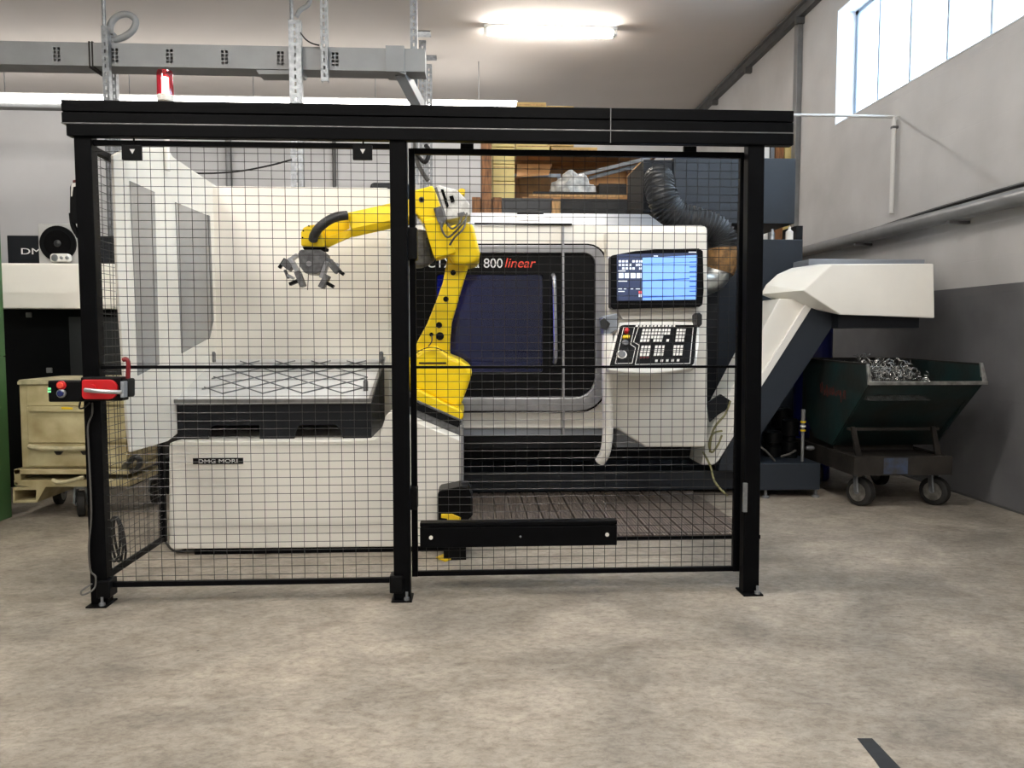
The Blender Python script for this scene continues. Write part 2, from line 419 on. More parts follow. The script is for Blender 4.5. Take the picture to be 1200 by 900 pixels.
# long strip light hung on wires
zt = P(300, 119, 10.5).z
t = thing('strip_light', 'long lit strip light trunking hung on thin wires before the back wall', 'lamp', (-3, 10.5, zt))
x0, x1 = -9.2, P(606, 122, 10.5).x
MB().box((x0, 10.44, zt+0.0), (x1, 10.56, zt+0.05)).build('housing', 'lampbody', t)
MB().box((x0, 10.41, zt-0.075), (x1, 10.59, zt-0.0005)).build('lens', 'trunk', t)
MB().box((x0, 10.43, zt-0.14), (x1, 10.57, zt-0.0755)).build('louvre', 'duct', t)
for px in (6, 152, 297, 440, 561):
    xx = P(px, 115, 10.5).x
    if xx < x1: MB().cyl((xx, 10.5, zt+0.05), (xx, 10.5, ZC), 0.006, 6).build('hanger_wire', 'pipegrey', t)

# ------------------------------------------------------------------ safety fence (fixed part)
YFN = 3.47
fen = thing('safety_fence', 'black steel machine guard fence with mesh panels, posts and a heavy top rail', 'fence', (0, YFN, 0))
def post(pxtop, pxbot, ytop, ybot, w, d=0.06):
    a = P(pxtop, ytop, YFN); c = P(pxbot, ybot, YFN)
    p = MB().bar((c.x, YFN, 0.006), (c.x + (a.x - c.x)*0.5, YFN, 2.06), w, d, up=(0, 1, 0)).build('post', 'black', fen, 0.004)
    MB().box((c.x-w*0.62, YFN-0.062, 0.0), (c.x+w*0.62, YFN+0.05, 0.008)).build('foot_plate', 'black', p, 0.002)
    for s_ in (-1,):
        bb = MB(); bb.cyl((c.x+w*0.3, YFN-0.048, 0.008), (c.x+w*0.3, YFN-0.048, 0.045), 0.006, 10); bb.cyl((c.x+w*0.3, YFN-0.048, 0.008), (c.x+w*0.3, YFN-0.048, 0.02), 0.013, 6)
        bb.build('anchor_bolt', 'galv', p)
    return c.x
pL = post(99, 120, 165, 706, 0.072)
pM = post(467, 472, 168, 701, 0.075)
pR = post(880, 877.5, 174, 693, 0.075)
# top rail: two stacked black profiles with a thin bright seam
zt0, zt1 = 2.050, 2.203
xb0, xb1 = P(72, 140, 3.43).x, P(930, 150, 3.43).x
b = MB().box((xb0, 3.43, zt0+0.058), (xb1, 3.53, zt0+0.1)).box((xb0, 3.43, zt0+0.105), (xb1, 3.53, zt1)).box((xb0, 3.442, zt0+0.099), (xb1, 3.53, zt0+0.106)).build('top_rail', 'black', fen, 0.002)
MB().box((xb0, 3.426, zt0+0.0525), (xb1, 3.5, zt0+0.0565)).build('bright_seam', 'steel', b)
MB().box((xb0+0.02, 3.424, zt0), (xb1, 3.47, zt0+0.052)).build('lower_rail', 'black', fen, 0.004)
xj = P(717, 150, 3.395).x
MB().box((xj-0.0015, 3.422, zt0), (xj+0.0015, 3.43, zt1)).build('rail_joint', 'pipegrey', b)
for px, wpx in ((155, 24), (425, 23)):
    a = P(px-wpx/2, 170, 3.44); c = P(px+wpx/2, 188, 3.44)
    k = MB().box((a.x, 3.43, c.z), (c.x, 3.445, a.z)).build('mesh_bracket', 'blackplastic', fen, 0.003)
    m_ = P(px, 177, 3.43)
    MB().prism([(m_.x-0.011, 3.429, m_.z+0.008), (m_.x+0.011, 3.429, m_.z+0.008), (m_.x, 3.429, m_.z-0.012)], (0, 0.001, 0)).build('arrow_mark', 'ptext', k)
    MB().cyl((m_.x, 3.45, a.z-0.01), (m_.x, 3.45, zt0), 0.004, 8).build('hook', 'black', k)
def mesh_panel(parent, A, B, z0, z1, sx, sz, r=0.0014, inset=0.0, off=0.0):
    """wires between A and B (xy), returns one joined wire net"""
    A = Vector(A); B = Vector(B); L = (B - A).length; d = (B - A) / L; nrm = Vector((-d.y, d.x))
    m_ = MB(); n = round(L / sx)
    for i in range(1, n):
        p = A + d * (L * i / n)
        m_.wire((p.x, p.y, z0), (p.x, p.y, z1), r)
    n = round((z1 - z0) / sz)
    o2 = nrm * (-2*r)
    for i in range(1, n):
        z = z0 + (z1 - z0) * i / n
        m_.wire((A.x+o2.x, A.y+o2.y, z), (B.x+o2.x, B.y+o2.y, z), r)
    return stuff(m_.build('wire_mesh', 'wire', parent))
# left panel between the first two posts
xa, xc = pL+0.036, pM-0.0375
zb, zt_ = P(300, 682, YFN).z, P(300, 170, YFN).z
zm = P(300, 430, YFN).z
for nm, z, h in (('bottom_bar', zb, 0.022), ('top_bar', zt_, 0.022), ('middle_bar', zm, 0.014)):
    MB().box((xa-0.02, YFN-0.012, z-h/2), (xc+0.02, YFN+0.012, z+h/2)).build(nm, 'black', fen, 0.002)
mesh_panel(fen, (xa, YFN), (xc, YFN), zb, zt_, 0.0565, 0.0365)
for s_ in (xa-0.012, xc+0.012):
    MB().box((s_-0.03, YFN-0.045, zb-0.05), (s_+0.03, YFN+0.035, zb+0.03)).build('clamp', 'blackplastic', fen, 0.006)
# side panel running back to the loading cell
XS = pL - 0.012
for nm, z, h in (('bottom_bar', zb+0.015, 0.022), ('top_bar', zt_-0.01, 0.03)):
    MB().box((XS-0.012, YFN+0.03, z-h/2), (XS+0.012, 4.19, z+h/2)).build(nm, 'black', fen, 0.002)
mesh_panel(fen, (XS, YFN+0.03), (XS, 4.19), zb, zt_, 0.0565, 0.0365)
MB().box((XS-0.015, 4.18, zb), (XS+0.015, 4.21, zt_)).build('end_bar', 'black', fen, 0.002)

# ------------------------------------------------------------------ sliding gate
YG = 3.555
gate = thing('sliding_gate', 'black mesh sliding gate hanging under the top rail before the lathe', 'gate', (0.5, YG, 0))
gl, gr = P(484.5, 430, YG).x, P(866, 430, YG).x
gt_, gb = P(675, 180, YG).z, P(675, 669, YG).z
MB().box((gl-0.014, YG-0.015, gb-0.012), (gl+0.014, YG+0.015, gt_+0.012)).build('stile', 'black', gate, 0.003)
MB().box((gr-0.016, YG-0.015, gb-0.012), (gr+0.016, YG+0.015, gt_+0.012)).build('stile', 'black', gate, 0.003)
for nm, z, h in (('bottom_bar', gb, 0.022), ('top_bar', gt_, 0.026), ('middle_bar', P(675, 430, YG).z, 0.012)):
    MB().box((gl, YG-0.012, z-h/2), (gr, YG+0.012, z+h/2)).build(nm, 'black', gate, 0.002)
mesh_panel(gate, (gl, YG), (gr, YG), gb, gt_, 0.0525, 0.0360)
for x in (gl+0.25, gr-0.25):
    MB().box((x-0.03, YG-0.006, gt_), (x+0.03, YG+0.006, zt0+0.02)).build('hanger_plate', 'black', gate)
# kick rail bolted across the lower gate
a, c = P(492, 613, 3.49), P(723, 639, 3.49)
kr = MB().box((a.x, 3.49, c.z), (c.x, YG-0.016, a.z-0.022)).build('kick_rail', 'black', gate, 0.003)
MB().box((a.x, 3.488, a.z-0.018), (c.x, YG-0.016, a.z)).build('kick_rail_lip', 'black', kr, 0.003)
for px, py in ((505, 630), (711.5, 626.5)):
    m_ = P(px, py, 3.487); MB().cyl((m_.x, 3.484, m_.z), (m_.x, 3.492, m_.z), 0.009, 12).build('bolt', 'whiteb', kr)
m_ = P(610, 629, 3.487); MB().cyl((m_.x, 3.487, m_.z), (m_.x, 3.492, m_.z), 0.005, 10).build('bolt', 'pipegrey', kr)
for y0, y1 in ((266, 304), (572, 598)):
    a, c = P(476, y0, 3.49), P(489, y1, 3.49)
    MB().box((a.x, 3.49, c.z), (c.x, YG+0.01, a.z)).build('latch', 'blackplastic', gate, 0.006)
# guide strip and bolt pin on the right post
a, c = P(861, 180, 3.5), P(868, 672, 3.5)
MB().box((P(871, 565, 3.43).x, 3.425, P(871, 600, 3.43).z), (P(876, 565, 3.43).x, 3.44, P(871, 566, 3.43).z)).build('stop_bolt', 'galv', fen, 0.002)

# ------------------------------------------------------------------ interlock box on the left post
lock = thing('interlock_switch', 'black interlock box with red plate, silver lever and push buttons on the fence post', 'switch box', (P(100, 456, 3.38).x, 3.38, P(100, 471, 3.38).z))
a, c = P(55.5, 446, 3.36), P(96, 471, 3.36)
bx_ = MB().box((a.x, 3.36, c.z), (c.x, 3.43, a.z)).build('button_box', 'blackplastic', lock, 0.006)
for px, py, m1, m2 in ((72.5, 451.5, 'red', 'redtext'), (72.5, 461, 'silver', 'navy')):
    m_ = P(px, py, 3.36); k = MB().lathe((m_.x, 3.362, m_.z), (0, -1, 0), [(0, .019), (.01, .019), (.012, .016)], 20).build('push_button', m1, bx_)
    MB().lathe((m_.x, 3.352, m_.z), (0, -1, 0), [(0, .013), (.008, .013), (.01, .011)], 16).build('button_cap', m2, k)
for py in (455.5, 458.8):
    m_ = P(58, py, 3.36); MB().box((m_.x-.006, 3.357, m_.z-.004), (m_.x+.006, 3.361, m_.z+.004)).build('led', 'ledgreen', bx_)
a, c = P(94, 442, 3.37), P(143, 470, 3.37)
b2 = MB().box((a.x, 3.37, c.z), (c.x, 3.44, a.z)).build('lever_box', 'blackplastic', lock, 0.006)
MB().pp(rrect(95.5, 445, 137, 468, (2.5, 10, 10, 5)), 3.355, 3.371).build('red_plate', 'red', b2, 0.003)
m_ = P(108, 455, 3.35); MB().cyl((m_.x, 3.338, m_.z), (m_.x, 3.356, m_.z), 0.017, 20).build('lever_hub', 'red', b2)
MB().tube(smooth([P(99.5, 457, 3.325), P(110, 458, 3.32), P(125, 459, 3.32), P(143, 459.5, 3.33)], 4), 0.0095, 10).build('lever', 'silver', b2)
MB().pp([(141, 447), (145, 447), (145, 466), (141, 466)], 3.325, 3.38).build('lever_bracket', 'greysheet', b2, 0.002)
MB().pp(rrect(143.5, 444, 150, 466, 2.5), 3.36, 3.43).build('latch_body', 'blackplastic', lock, 0.003)
MB().tube(smooth([P(144, 422, 3.42), P(148, 421, 3.42), P(150.5, 426, 3.42), P(150, 440, 3.42), P(151, 450, 3.42), P(148.5, 455, 3.42)], 4), 0.010, 8).build('pull_handle', 'darkred', lock)
MB().tube(smooth([P(94, 471, 3.41), P(93, 478, 3.41), P(98, 478, 3.41), P(105, 472, 3.41)], 4), 0.004, 6).build('cable_loop', 'cable', lock)
# cable from the box down the post, coiled at its foot
tag(MB().tube(smooth([P(108, 472, 3.425), P(108, 485, 3.425), P(103, 500, 3.425), P(104, 530, 3.425), P(107, 600, 3.425), P(104, 640, 3.425), P(106, 668, 3.425), P(112, 676, 3.42), P(110, 690, 3.41), P(97, 697, 3.36), P(96, 692, 3.38), P(108, 684, 3.42)], 6), 0.004, 8).build('cable', 'greycable'), 'thin grey cable running down beside the fence post below the interlock box', 'cable')

# ------------------------------------------------------------------ ear defenders hung on the post
t = thing('ear_defenders', 'black rounded ear defenders with pale rim hung on the left fence post', 'ear defenders', (P(88, 275, 3.46).x, 3.46, P(88, 275, 3.46).z))
def pod(x0, x1, y0, y1, Y0, Y1, nm, m1):
    return MB().pp(rrect(x0, y0, x1, y1, ((x1-x0)*.5, 2, 2, (x1-x0)*.8)), Y0, Y1).build(nm, m1, t, 0.006, 3)
pod(82, 91.5, 215, 262, 3.45, 3.50, 'cup', 'blackplastic')
MB().pp([(83.5, 217), (85, 214.5), (90, 214), (90, 218), (85.5, 219), (84, 230), (83, 230)], 3.445, 3.452).build('rim', 'whiteb', t)
MB().pp([(85, 211), (91, 210), (91, 214.5), (85, 214.5)], 3.45, 3.49).build('headband_end', 'redfaded', t, 0.003)
MB().tube(smooth([P(84, 250, 3.47), P(86, 265, 3.47), P(93, 278, 3.48)], 4), 0.012, 8).build('headband', 'blackplastic', t)

# ------------------------------------------------------------------ loading cell (white base, tray table, screens)
YC = 4.22
cell = thing('loading_cell', 'cream robot loading cell with part table, tall back screen and slotted side screen', 'loading cell', (-0.9, YC, 0))
front = [(198, 638), (198, 524), (199, 519), (206, 517.5), (300, 517), (428, 516), (438, 515), (443, 512), (446, 507), (449, 497), (452, 488), (454.5, 484), (458, 482.8), (464, 484), (487, 494.5), (541, 517), (541, 637), (538, 640), (204, 643.5), (200, 642)]
MB().pp(front, YC, 5.12).build('base', 'white', cell, 0.006, 3)
a, c = P(228, 646, 4.235), P(538, 646, 4.235)
MB().box((a.x, 4.235, 0), (c.x, 5.05, 0.06)).build('plinth', 'black', cell)
# nameplate
a, c = P(226, 537, YC-.004), P(285, 543.5, YC-.004)
npl = MB().box((a.x, YC-.006, c.z), (c.x, YC+.001, a.z)).build('nameplate', 'blackplastic', cell, 0.001)
text('DMG MORI', 'lettering', 'ptext', npl, (a.x+0.03, YC-.0062, c.z+0.006), (c.x-a.x)-0.06, (a.z-c.z)-0.012, 0.001)
# tray under the table
xl, xr = P(206, 480, 4.31).x, P(435, 480, 4.31).x
zf, zr = P(320, 470, 4.31).z, P(360, 421, 4.97).z
zlow = P(320, 530, 4.31).z
# open hollow tray: front plate with two real hand openings, side, rear and floor plates
zo = zlow
def FZ(py): return P(320, py, 4.31).z
def FX(px): return P(px, 505, 4.31).x
fp = [(xl, zf-.012), (xr, zf-.012), (xr, zo), (FX(402), zo), (FX(402), FZ(516)), (FX(399), FZ(503)), (FX(393), FZ(498)), (FX(354), FZ(498)), (FX(349), FZ(500)), (FX(346), FZ(508)), (FX(344), FZ(516)), (FX(344), zo),
      (FX(304), zo), (FX(304), FZ(498)), (FX(252), FZ(498)), (FX(248), FZ(500)), (FX(245), FZ(508)), (FX(243), FZ(516)), (FX(243), zo), (xl, zo)]
tray = MB().prism([(x, 4.31, z) for x, z in fp], (0, .02, 0)).build('tray', 'slatedark', cell)
for xx in (xl, xr-.02):
    MB().prism([(xx, 4.33, zlow), (xx, 4.33, zf-.012), (xx, 4.97, zr-.012), (xx, 4.97, zlow)], (.02, 0, 0)).build('side_plate', 'slatedark', tray)
MB().box((xl+.02, 4.95, zlow), (xr-.02, 4.97, zr-.014)).build('rear_plate', 'slatedark', tray)
# inclined table plate with diagonal guide ridges
TA, TB = Vector((xl-.012, 4.275, zf)), Vector((xr+.004, 4.275, zf))
TC, TD = Vector((xr+.004, 4.97, zr)), Vector((xl-.012, 4.97, zr))
def T(u, v, h=0.0):
    p = TA.lerp(TB, u).lerp(TD.lerp(TC, u), v)
    nn = (TB-TA).cross(TD-TA).normalized(); return p + nn*h
tbl = MB().prism([TA, TB, TC, TD], (TB-TA).cross(TD-TA).normalized()*-0.012).build('table_top', 'table', cell)
for u in (0.004, 0.996):
    MB().bar(T(u, 0, .006), T(u, 1, .006), 0.018, 0.02).build('side_rail', 'steel', tbl, 0.002)
MB().bar(T(0, .006, .004), T(1, .006, .004), 0.014, 0.02).build('front_rail', 'steel', tbl, 0.002)
# zig-zag ridges: every ridge a part
W_ = (TB-TA).length; D_ = (TD-TA).length
def clip_ridge(u0, sgn):
    # line u = u0 + sgn*k*v
    k = 0.86; v0, v1 = 0.16, 0.94; umin, umax = 0.10, 0.94
    pts = []
    for v in (v0, v1): pts.append((u0 + sgn*k*(v-v0), v))
    (ua, va), (ub, vb) = pts
    if ua > ub: (ua, va), (ub, vb) = (ub, vb), (ua, va)
    if ub < umin+.03 or ua > umax-.03: return None
    f = lambda uu: va + (vb-va)*(uu-ua)/(ub-ua)
    if ua < umin: va = f(umin) if True else va; ua = umin
    if ub > umax: vb = va + (vb-va)*(umax-ua)/(ub-ua); ub = umax
    return (ua, va), (ub, vb)
for sgn in (1, -1):
    u0 = -0.8
    while u0 < 1.9:
        r_ = clip_ridge(u0, sgn)
        if r_:
            (ua, va), (ub, vb) = r_
            MB().bar(T(ua, va, .0035 + (.001 if sgn > 0 else 0)), T(ub, vb, .0035 + (.001 if sgn > 0 else 0)), 0.003, 0.007).build('guide_ridge', 'galv', tbl)
        u0 += 0.205
for u, v in ((.02, .93), (.985, .93), (.955, .22)):
    p = T(u, v); MB().tube([p, p+Vector((0, 0, .055)), p+Vector((0, 0, .065))], [.014, .014, .008], 12).build('corner_pin', 'robotgrey', tbl)
# back screen
xb_l, xb_r = P(250, 300, 5.0).x, P(455, 300, 5.0).x
ztop = P(350, 219, 5.0).z
MB().box((xb_l, 5.0, 0.55), (xb_r, 5.30, ztop)).build('back_screen', 'white', cell, 0.006, 3)
MB().box((xb_r, 5.02, 0.7), (xb_r+.012, 5.28, ztop-.004)).build('screen_edge', 'white', cell)
# slotted side screen
XW = XS + 0.045
side = [(133, 182), (142, 177), (170, 173), (196, 173), (203, 184), (255, 219), (256, 470), (197, 517), (154, 530), (150, 500), (138, 320)]
sp_ = MB().prism([PX(x, y, XW) for x, y in side], (-0.014, 0, 0)).build('side_screen', 'white', cell, 0.004)
for poly in ([(151.5, 212), (180.5, 225), (186, 427), (161, 440), (157, 330)], [(205, 237), (242.5, 252), (247.5, 375), (247, 385), (243, 397), (212.5, 414)]):
    MB().prism([PX(x, y, XW) for x, y in poly], (0.004, 0, 0)).build('tinted_pane', 'slitglass', sp_)
pr = [PX(x, y, XW+.001) for x, y in ((242.8, 252), (245, 253.2), (249.5, 375), (245, 396), (243, 397.5), (247.5, 378))]
MB().prism(pr, (0.006, 0, 0)).build('pane_edge', 'pipegrey', sp_)
# grey silver tie rod at the cell's right end
a = P(541, 463, 4.19); c = P(541, 586, 4.19)
t = MB().tube([P(541.5, 498, 4.19), P(541.5, 586, 4.19)], 0.010, 10).build('tie_rod', 'silver', cell)
MB().lathe((c.x, 4.19, c.z-.004), (0, 0, 1), [(0, .02), (.012, .02)], 14).build('rod_foot', 'whiteb', t)
# dark scanner housing and yellow marked foot at the cell corner
sc_ = thing('floor_scanner', 'black safety scanner housing with yellow front at the cell corner', 'scanner', (P(530, 615, 4.1).x, 4.1, 0))
MB().pp([(513, 620), (513, 578), (516, 575), (541, 570), (549, 571), (554, 585), (554, 604), (548, 610), (548, 620)], 4.03, 4.21).build('housing', 'blackplastic', sc_, 0.006)
MB().pp([(517, 603), (530, 603), (540, 607), (539, 628), (525, 628), (524, 608), (517, 607)], 4.015, 4.04).build('yellow_face', 'ytag', sc_, 0.002)
a = P(513, 620, 4.05)
MB().box((a.x+.03, 4.06, 0), (a.x+.15, 4.20, a.z+.02)).build('stand', 'blackplastic', sc_)
f0 = [PZ(x, y, .002) for x, y in ((511, 654), (519, 650.5), (533, 654), (522, 658.5))]
MB().prism(f0, (0, 0, 0.006)).build('yellow_floor_plate', 'ytag', sc_)
# red beacon on its stem
bq = PX(195, 150, XW+.016)
YQ = bq.y
bz = P(191, 119, YQ); bz.x = XW+.016
t = thing('signal_beacon', 'lit red signal beacon on a white stem above the loading cell', 'beacon', (bz.x, YQ, P(194, 176, YQ).z))
MB().cyl((bz.x, YQ, P(194, 200, YQ).z), (bz.x, YQ, bz.z), 0.014, 12).build('stem', 'whiteb', t)
MB().lathe((bz.x, YQ, bz.z), (0, 0, 1), [(0, .04), (.01, .042), (.03, .042)], 18).build('collar', 'whiteb', t)
MB().lathe((bz.x, YQ, bz.z+.03), (0, 0, 1), [(0, .041), (.11, .041), (.128, .036), (.134, .015)], 20).build('lens', 'beaconlens', t)
MB().lathe((bz.x, YQ, bz.z+.035), (0, 0, 1), [(0, .018), (.09, .018)], 12).build('light_source', 'beaconglow', t)

# ------------------------------------------------------------------ robot
rob = thing('robot_arm', 'yellow six-axis industrial robot arm reaching left over the part table', 'robot', (P(515, 490, 4.7).x, 4.7, P(515, 490, 4.7).z))
MB().pp([(474, 455), (487, 468), (541, 492), (541, 517), (487, 494), (470, 487)], 4.42, 5.0).build('mount_wedge', 'robotgrey', rob, 0.004)
MB().pp([(476, 462), (487, 471), (540, 494), (537, 501), (487, 480), (476, 474)], 4.40, 4.98).build('mount_band', 'blackplastic', rob)  # black band between base flange and mount wedge
MB().pp([(482, 449), (488, 455), (525, 474), (538, 479), (543, 484), (543, 489), (540, 494), (532, 492), (487, 473), (481, 465)], 4.44, 4.96).build('base_flange', 'yellow', rob, 0.012, 3)
tur = MB().pp([(480, 435), (482, 424), (486, 416), (494, 409), (505, 405.5), (512, 406), (527, 417), (540, 422), (549, 429), (553.5, 436), (550, 448), (542, 470), (537, 480), (525, 474), (488, 457), (480, 452)], 4.48, 4.94).build('turret', 'yellow', rob, 0.025, 3)
MB().pp([(491, 424.5), (523, 424.5), (523, 426.5), (491, 426.5)], 4.476, 4.49).build('black_strip', 'rubber', tur)  # narrow black strip on the turret face
MB().tube([P(487+38*i/14.0*1.0, 416-9*math.sin(math.pi*(0.08+0.86*i/14)), 4.535 if False else 4.47) for i in range(15)], 0.003, 6).build('joint_gap_line', 'rubber', tur)  # dark line laid on the surface, imitates the shaded gap between castings
MB().cyl(P(478, 440, 4.62), P(486, 440, 4.62), 0.11, 20).build('axis_motor', 'yellow', rob, 0.01)
# lower arm
la = MB().pp([(525, 298), (552, 300), (546, 320), (537, 350), (529, 378), (527, 398), (527, 425), (505, 432), (486, 424), (485, 410), (490, 398), (500, 380), (512, 350), (519, 330)], 4.53, 4.68).build('lower_arm', 'yellow', rob, 0.018, 3)
for x, y, r_ in ((531, 319.5, .016), (522.5, 350.5, .016), (514.5, 381, .018), (515.5, 394, .024), (505.5, 392, .012)):
    m_ = P(x, y, 4.525); MB().cyl((m_.x, 4.524, m_.z), (m_.x, 4.54, m_.z), r_, 16).build('black_disc', 'blackplastic', la)  # flat black disc standing proud of the arm face
MB().tube(smooth([P(506, 393, 4.51), P(506, 400, 4.50), P(502, 406, 4.51)], 5), 0.004, 6).build('cable', 'greycable', la)
# elbow group
elb = MB().pp([(484, 224), (488, 222), (507, 217), (511, 226), (519, 248), (521, 258), (511, 262), (496, 262), (486, 248)], 4.42, 4.78).build('elbow_head', 'yellow', rob, 0.012, 3)
MB().cyl(P(494, 234, 4.415), P(494, 234, 4.425), 0.016, 16).build('cover_ring', 'robotgrey', elb)
MB().cyl(P(494, 234, 4.412), P(494, 234, 4.42), 0.009, 12).build('cover_screw', 'deepblack', elb)
MB().pp([(496, 258), (514, 255), (524, 264), (534, 296), (510, 303.5), (507, 296), (502, 280)], 4.41, 4.55).build('elbow_plate', 'yellow', rob, 0.006)
MB().pp([(522, 266), (535, 262), (548, 260), (555, 264), (562.5, 296), (562, 303), (556, 307.5), (544, 310.5), (531, 308), (526, 300)], 4.44, 4.80).build('elbow_cover', 'yellow', rob, 0.03, 4)
MB().lathe(P(494, 290, 4.50), (-.25, 1, 0), [(0, .065), (.01, .10), (.05, .11), (.14, .11), (.2, .09)], 24).build('axis_motor', 'robotgrey', rob)
MB().tube([P(500, 279, 4.48), P(503, 290, 4.48), P(506, 302, 4.48)], 0.008, 8).build('cable', 'cable', rob)
# connector box
con = MB().pp([(510, 219), (514, 216.5), (522, 219), (535, 222), (545, 232), (551, 240), (552, 252), (545, 254), (522, 258.5), (518, 244)], 4.45, 4.70).build('connector_box', 'robotwhite', rob, 0.008)
MB().pp([(508.5, 221), (512, 219), (524, 257), (521, 259)], 4.44, 4.68).build('mounting_plate', 'robotgrey', con)
MB().pp([(516.5, 222), (519.5, 221.5), (526, 241), (523.5, 244)], 4.444, 4.455).build('port_strip', 'deepblack', con)
MB().pp([(526.5, 230), (531, 229), (533, 236), (528.5, 237.5)], 4.444, 4.455).build('port', 'deepblack', con)
MB().pp([(536, 250), (544, 248), (546, 252), (537, 254.5)], 4.444, 4.455).build('port', 'robotgrey', con)
MB().pp([(508, 244), (517, 241), (522, 257), (518, 268), (512, 258)], 4.40, 4.45).build('motor_cover', 'robotgrey', rob, 0.004)
for pts in ([(520, 256, 4.42), (517, 266, 4.39), (524, 278, 4.39), (535, 270, 4.39), (545, 258, 4.40), (547, 250, 4.43)], [(527, 287, 4.40), (533, 278, 4.38), (543, 268, 4.38), (546, 256, 4.42)], [(524, 262, 4.41), (530, 268, 4.38), (538, 262, 4.39), (541, 254, 4.43)]):
    MB().tube(smooth(pts3(pts), 5), 0.006, 8).build('cable', 'greycable', rob)
MB().pp([(534, 224), (541, 220.5), (545, 222), (544, 227), (538, 229)], 4.5, 4.6).build('warning_tag', 'ytag', con)
# forearm and wrist
fa = MB()
def sect(px, y0, y1, d0, d1): return [P(px, y0, d0), P(px, y0, d1), P(px, y1, d1), P(px, y1, d0)]
fa.hull([P(486, 232, 4.50), P(486, 232, 4.74), P(406.5, 249.5, 4.56), P(406.5, 249.5, 4.70), P(486, 262, 4.53), P(486, 262, 4.72), P(413, 278, 4.575), P(413, 278, 4.69), P(486, 252, 4.47), P(412, 268, 4.545), P(486, 252, 4.76), P(412, 268, 4.71)])
fa.build('forearm', 'yellow', rob, 0.006)
wr = MB(); wr.hull([P(413, 268, 4.60), P(413, 268, 4.69), P(402, 281, 4.58), P(402, 281, 4.69), P(385, 290, 4.59), P(385, 290, 4.68), P(372, 281, 4.59), P(372, 281, 4.68), P(414, 277, 4.60), P(414, 277, 4.69)])
wr.build('wrist_fork', 'yellow', rob, 0.006)
wu = MB(); wu.hull([P(408, 252, 4.645), P(408, 252, 4.70), P(375, 262, 4.64), P(375, 262, 4.70), P(362, 266, 4.64), P(362, 266, 4.70), P(410, 268, 4.645), P(410, 268, 4.70), P(378, 283, 4.64), P(378, 283, 4.70)])
wu.build('wrist_fork', 'yellow', rob, 0.006)
wh = MB(); wh.pp([(352.5, 288), (352.5, 272), (355, 267), (361, 264), (369, 263), (374, 267), (377, 277), (379, 281), (380, 287), (378, 289.5)], 4.54, 4.70)
wrh = wh.build('wrist_head', 'yellow', rob, 0.014, 3)
for x, y in ((355.5, 270.5), (354.5, 278.5), (362, 264.8)):
    MB().cyl(P(x, y, 4.538), P(x, y, 4.548), 0.005, 8).build('screw', 'deepblack', wrh)
MB().tube(smooth([P(407, 252.5, 4.54), P(395, 254, 4.52), P(384, 259, 4.505), P(374, 267, 4.50), P(368, 276, 4.51), P(367, 281, 4.53)], 6), [0.030]*31 if False else 0.027, 12).build('cable_sleeve', 'hose', rob)
MB().pp([(354, 289), (381, 289), (380, 292.5), (356, 292.5)], 4.56, 4.69).build('tool_flange', 'deepblack', rob, 0.004)
# gripper
gp = MB(); gp.pp([(349, 297), (352, 292.5), (376, 292.5), (381, 297), (382, 305), (376, 318), (371, 321), (357, 320), (351, 312)], 4.54, 4.70)
grip = gp.build('gripper', 'robotgrey', rob, 0.006)
MB().cyl(P(362, 309, 4.53), P(362, 309, 4.55), 0.016, 12).build('sensor', 'silver', grip)
def quadbar(x0, y0, x1, y1, w, nm, m1, Y0=4.53, Y1=4.60):
    dx, dy = x1-x0, y1-y0; L = math.hypot(dx, dy); nx, ny = -dy/L*w/2, dx/L*w/2
    MB().pp([(x0+nx, y0+ny), (x1+nx, y1+ny), (x1-nx, y1-ny), (x0-nx, y0-ny)], Y0, Y1).build(nm, m1, grip, 0.003)
quadbar(338.5, 302, 350, 322, 4.5, 'slide', 'silver'); quadbar(383, 306, 375.5, 325.5, 4.5, 'slide', 'silver')
quadbar(331, 306, 341, 314, 9, 'jaw', 'robotgrey'); quadbar(334, 303, 326.5, 314, 3.6, 'jaw_bolt', 'blackplastic', 4.55, 4.58)
quadbar(347, 318, 354, 335.5, 6, 'jaw', 'robotgrey', 4.52, 4.59); quadbar(350, 328, 338.5, 333, 4, 'jaw_bolt', 'blackplastic', 4.54, 4.58)
quadbar(387, 308, 395, 318, 8, 'jaw', 'robotgrey'); quadbar(391, 313, 402.5, 321.5, 4, 'jaw_bolt', 'blackplastic', 4.55, 4.58)
quadbar(383, 322, 375, 337, 6.5, 'jaw', 'robotgrey', 4.52, 4.59); quadbar(380, 330, 390.5, 336, 4, 'jaw_bolt', 'blackplastic', 4.54, 4.58)
quadbar(348, 298, 341, 303, 4, 'clamp', 'silver', 4.56, 4.62); quadbar(378, 302, 388, 306, 5, 'clamp', 'robotgrey', 4.56, 4.62); quadbar(396, 309, 391, 312, 3, 'clamp', 'silver', 4.55, 4.6)
quadbar(336, 322, 343, 326, 3, 'clamp', 'silver', 4.55, 4.6); quadbar(333, 316, 337, 326, 2.4, 'clamp', 'robotgrey', 4.56, 4.6)
MB().tube(smooth([P(361.5, 320, 4.56), P(361, 330, 4.56), P(360.5, 340, 4.56)], 4), 0.0025, 6).build('hose', 'greycable', grip)

# ------------------------------------------------------------------ lathe
YL = 5.35
lat = thing('cnc_lathe', 'cream and slate turning centre with black sliding door and control console', 'machine', (0.6, 5.8, 0))
xl0, xl1 = P(425, 400, YL).x, P(828.5, 400, YL).x
zt1 = P(640, 264, YL).z
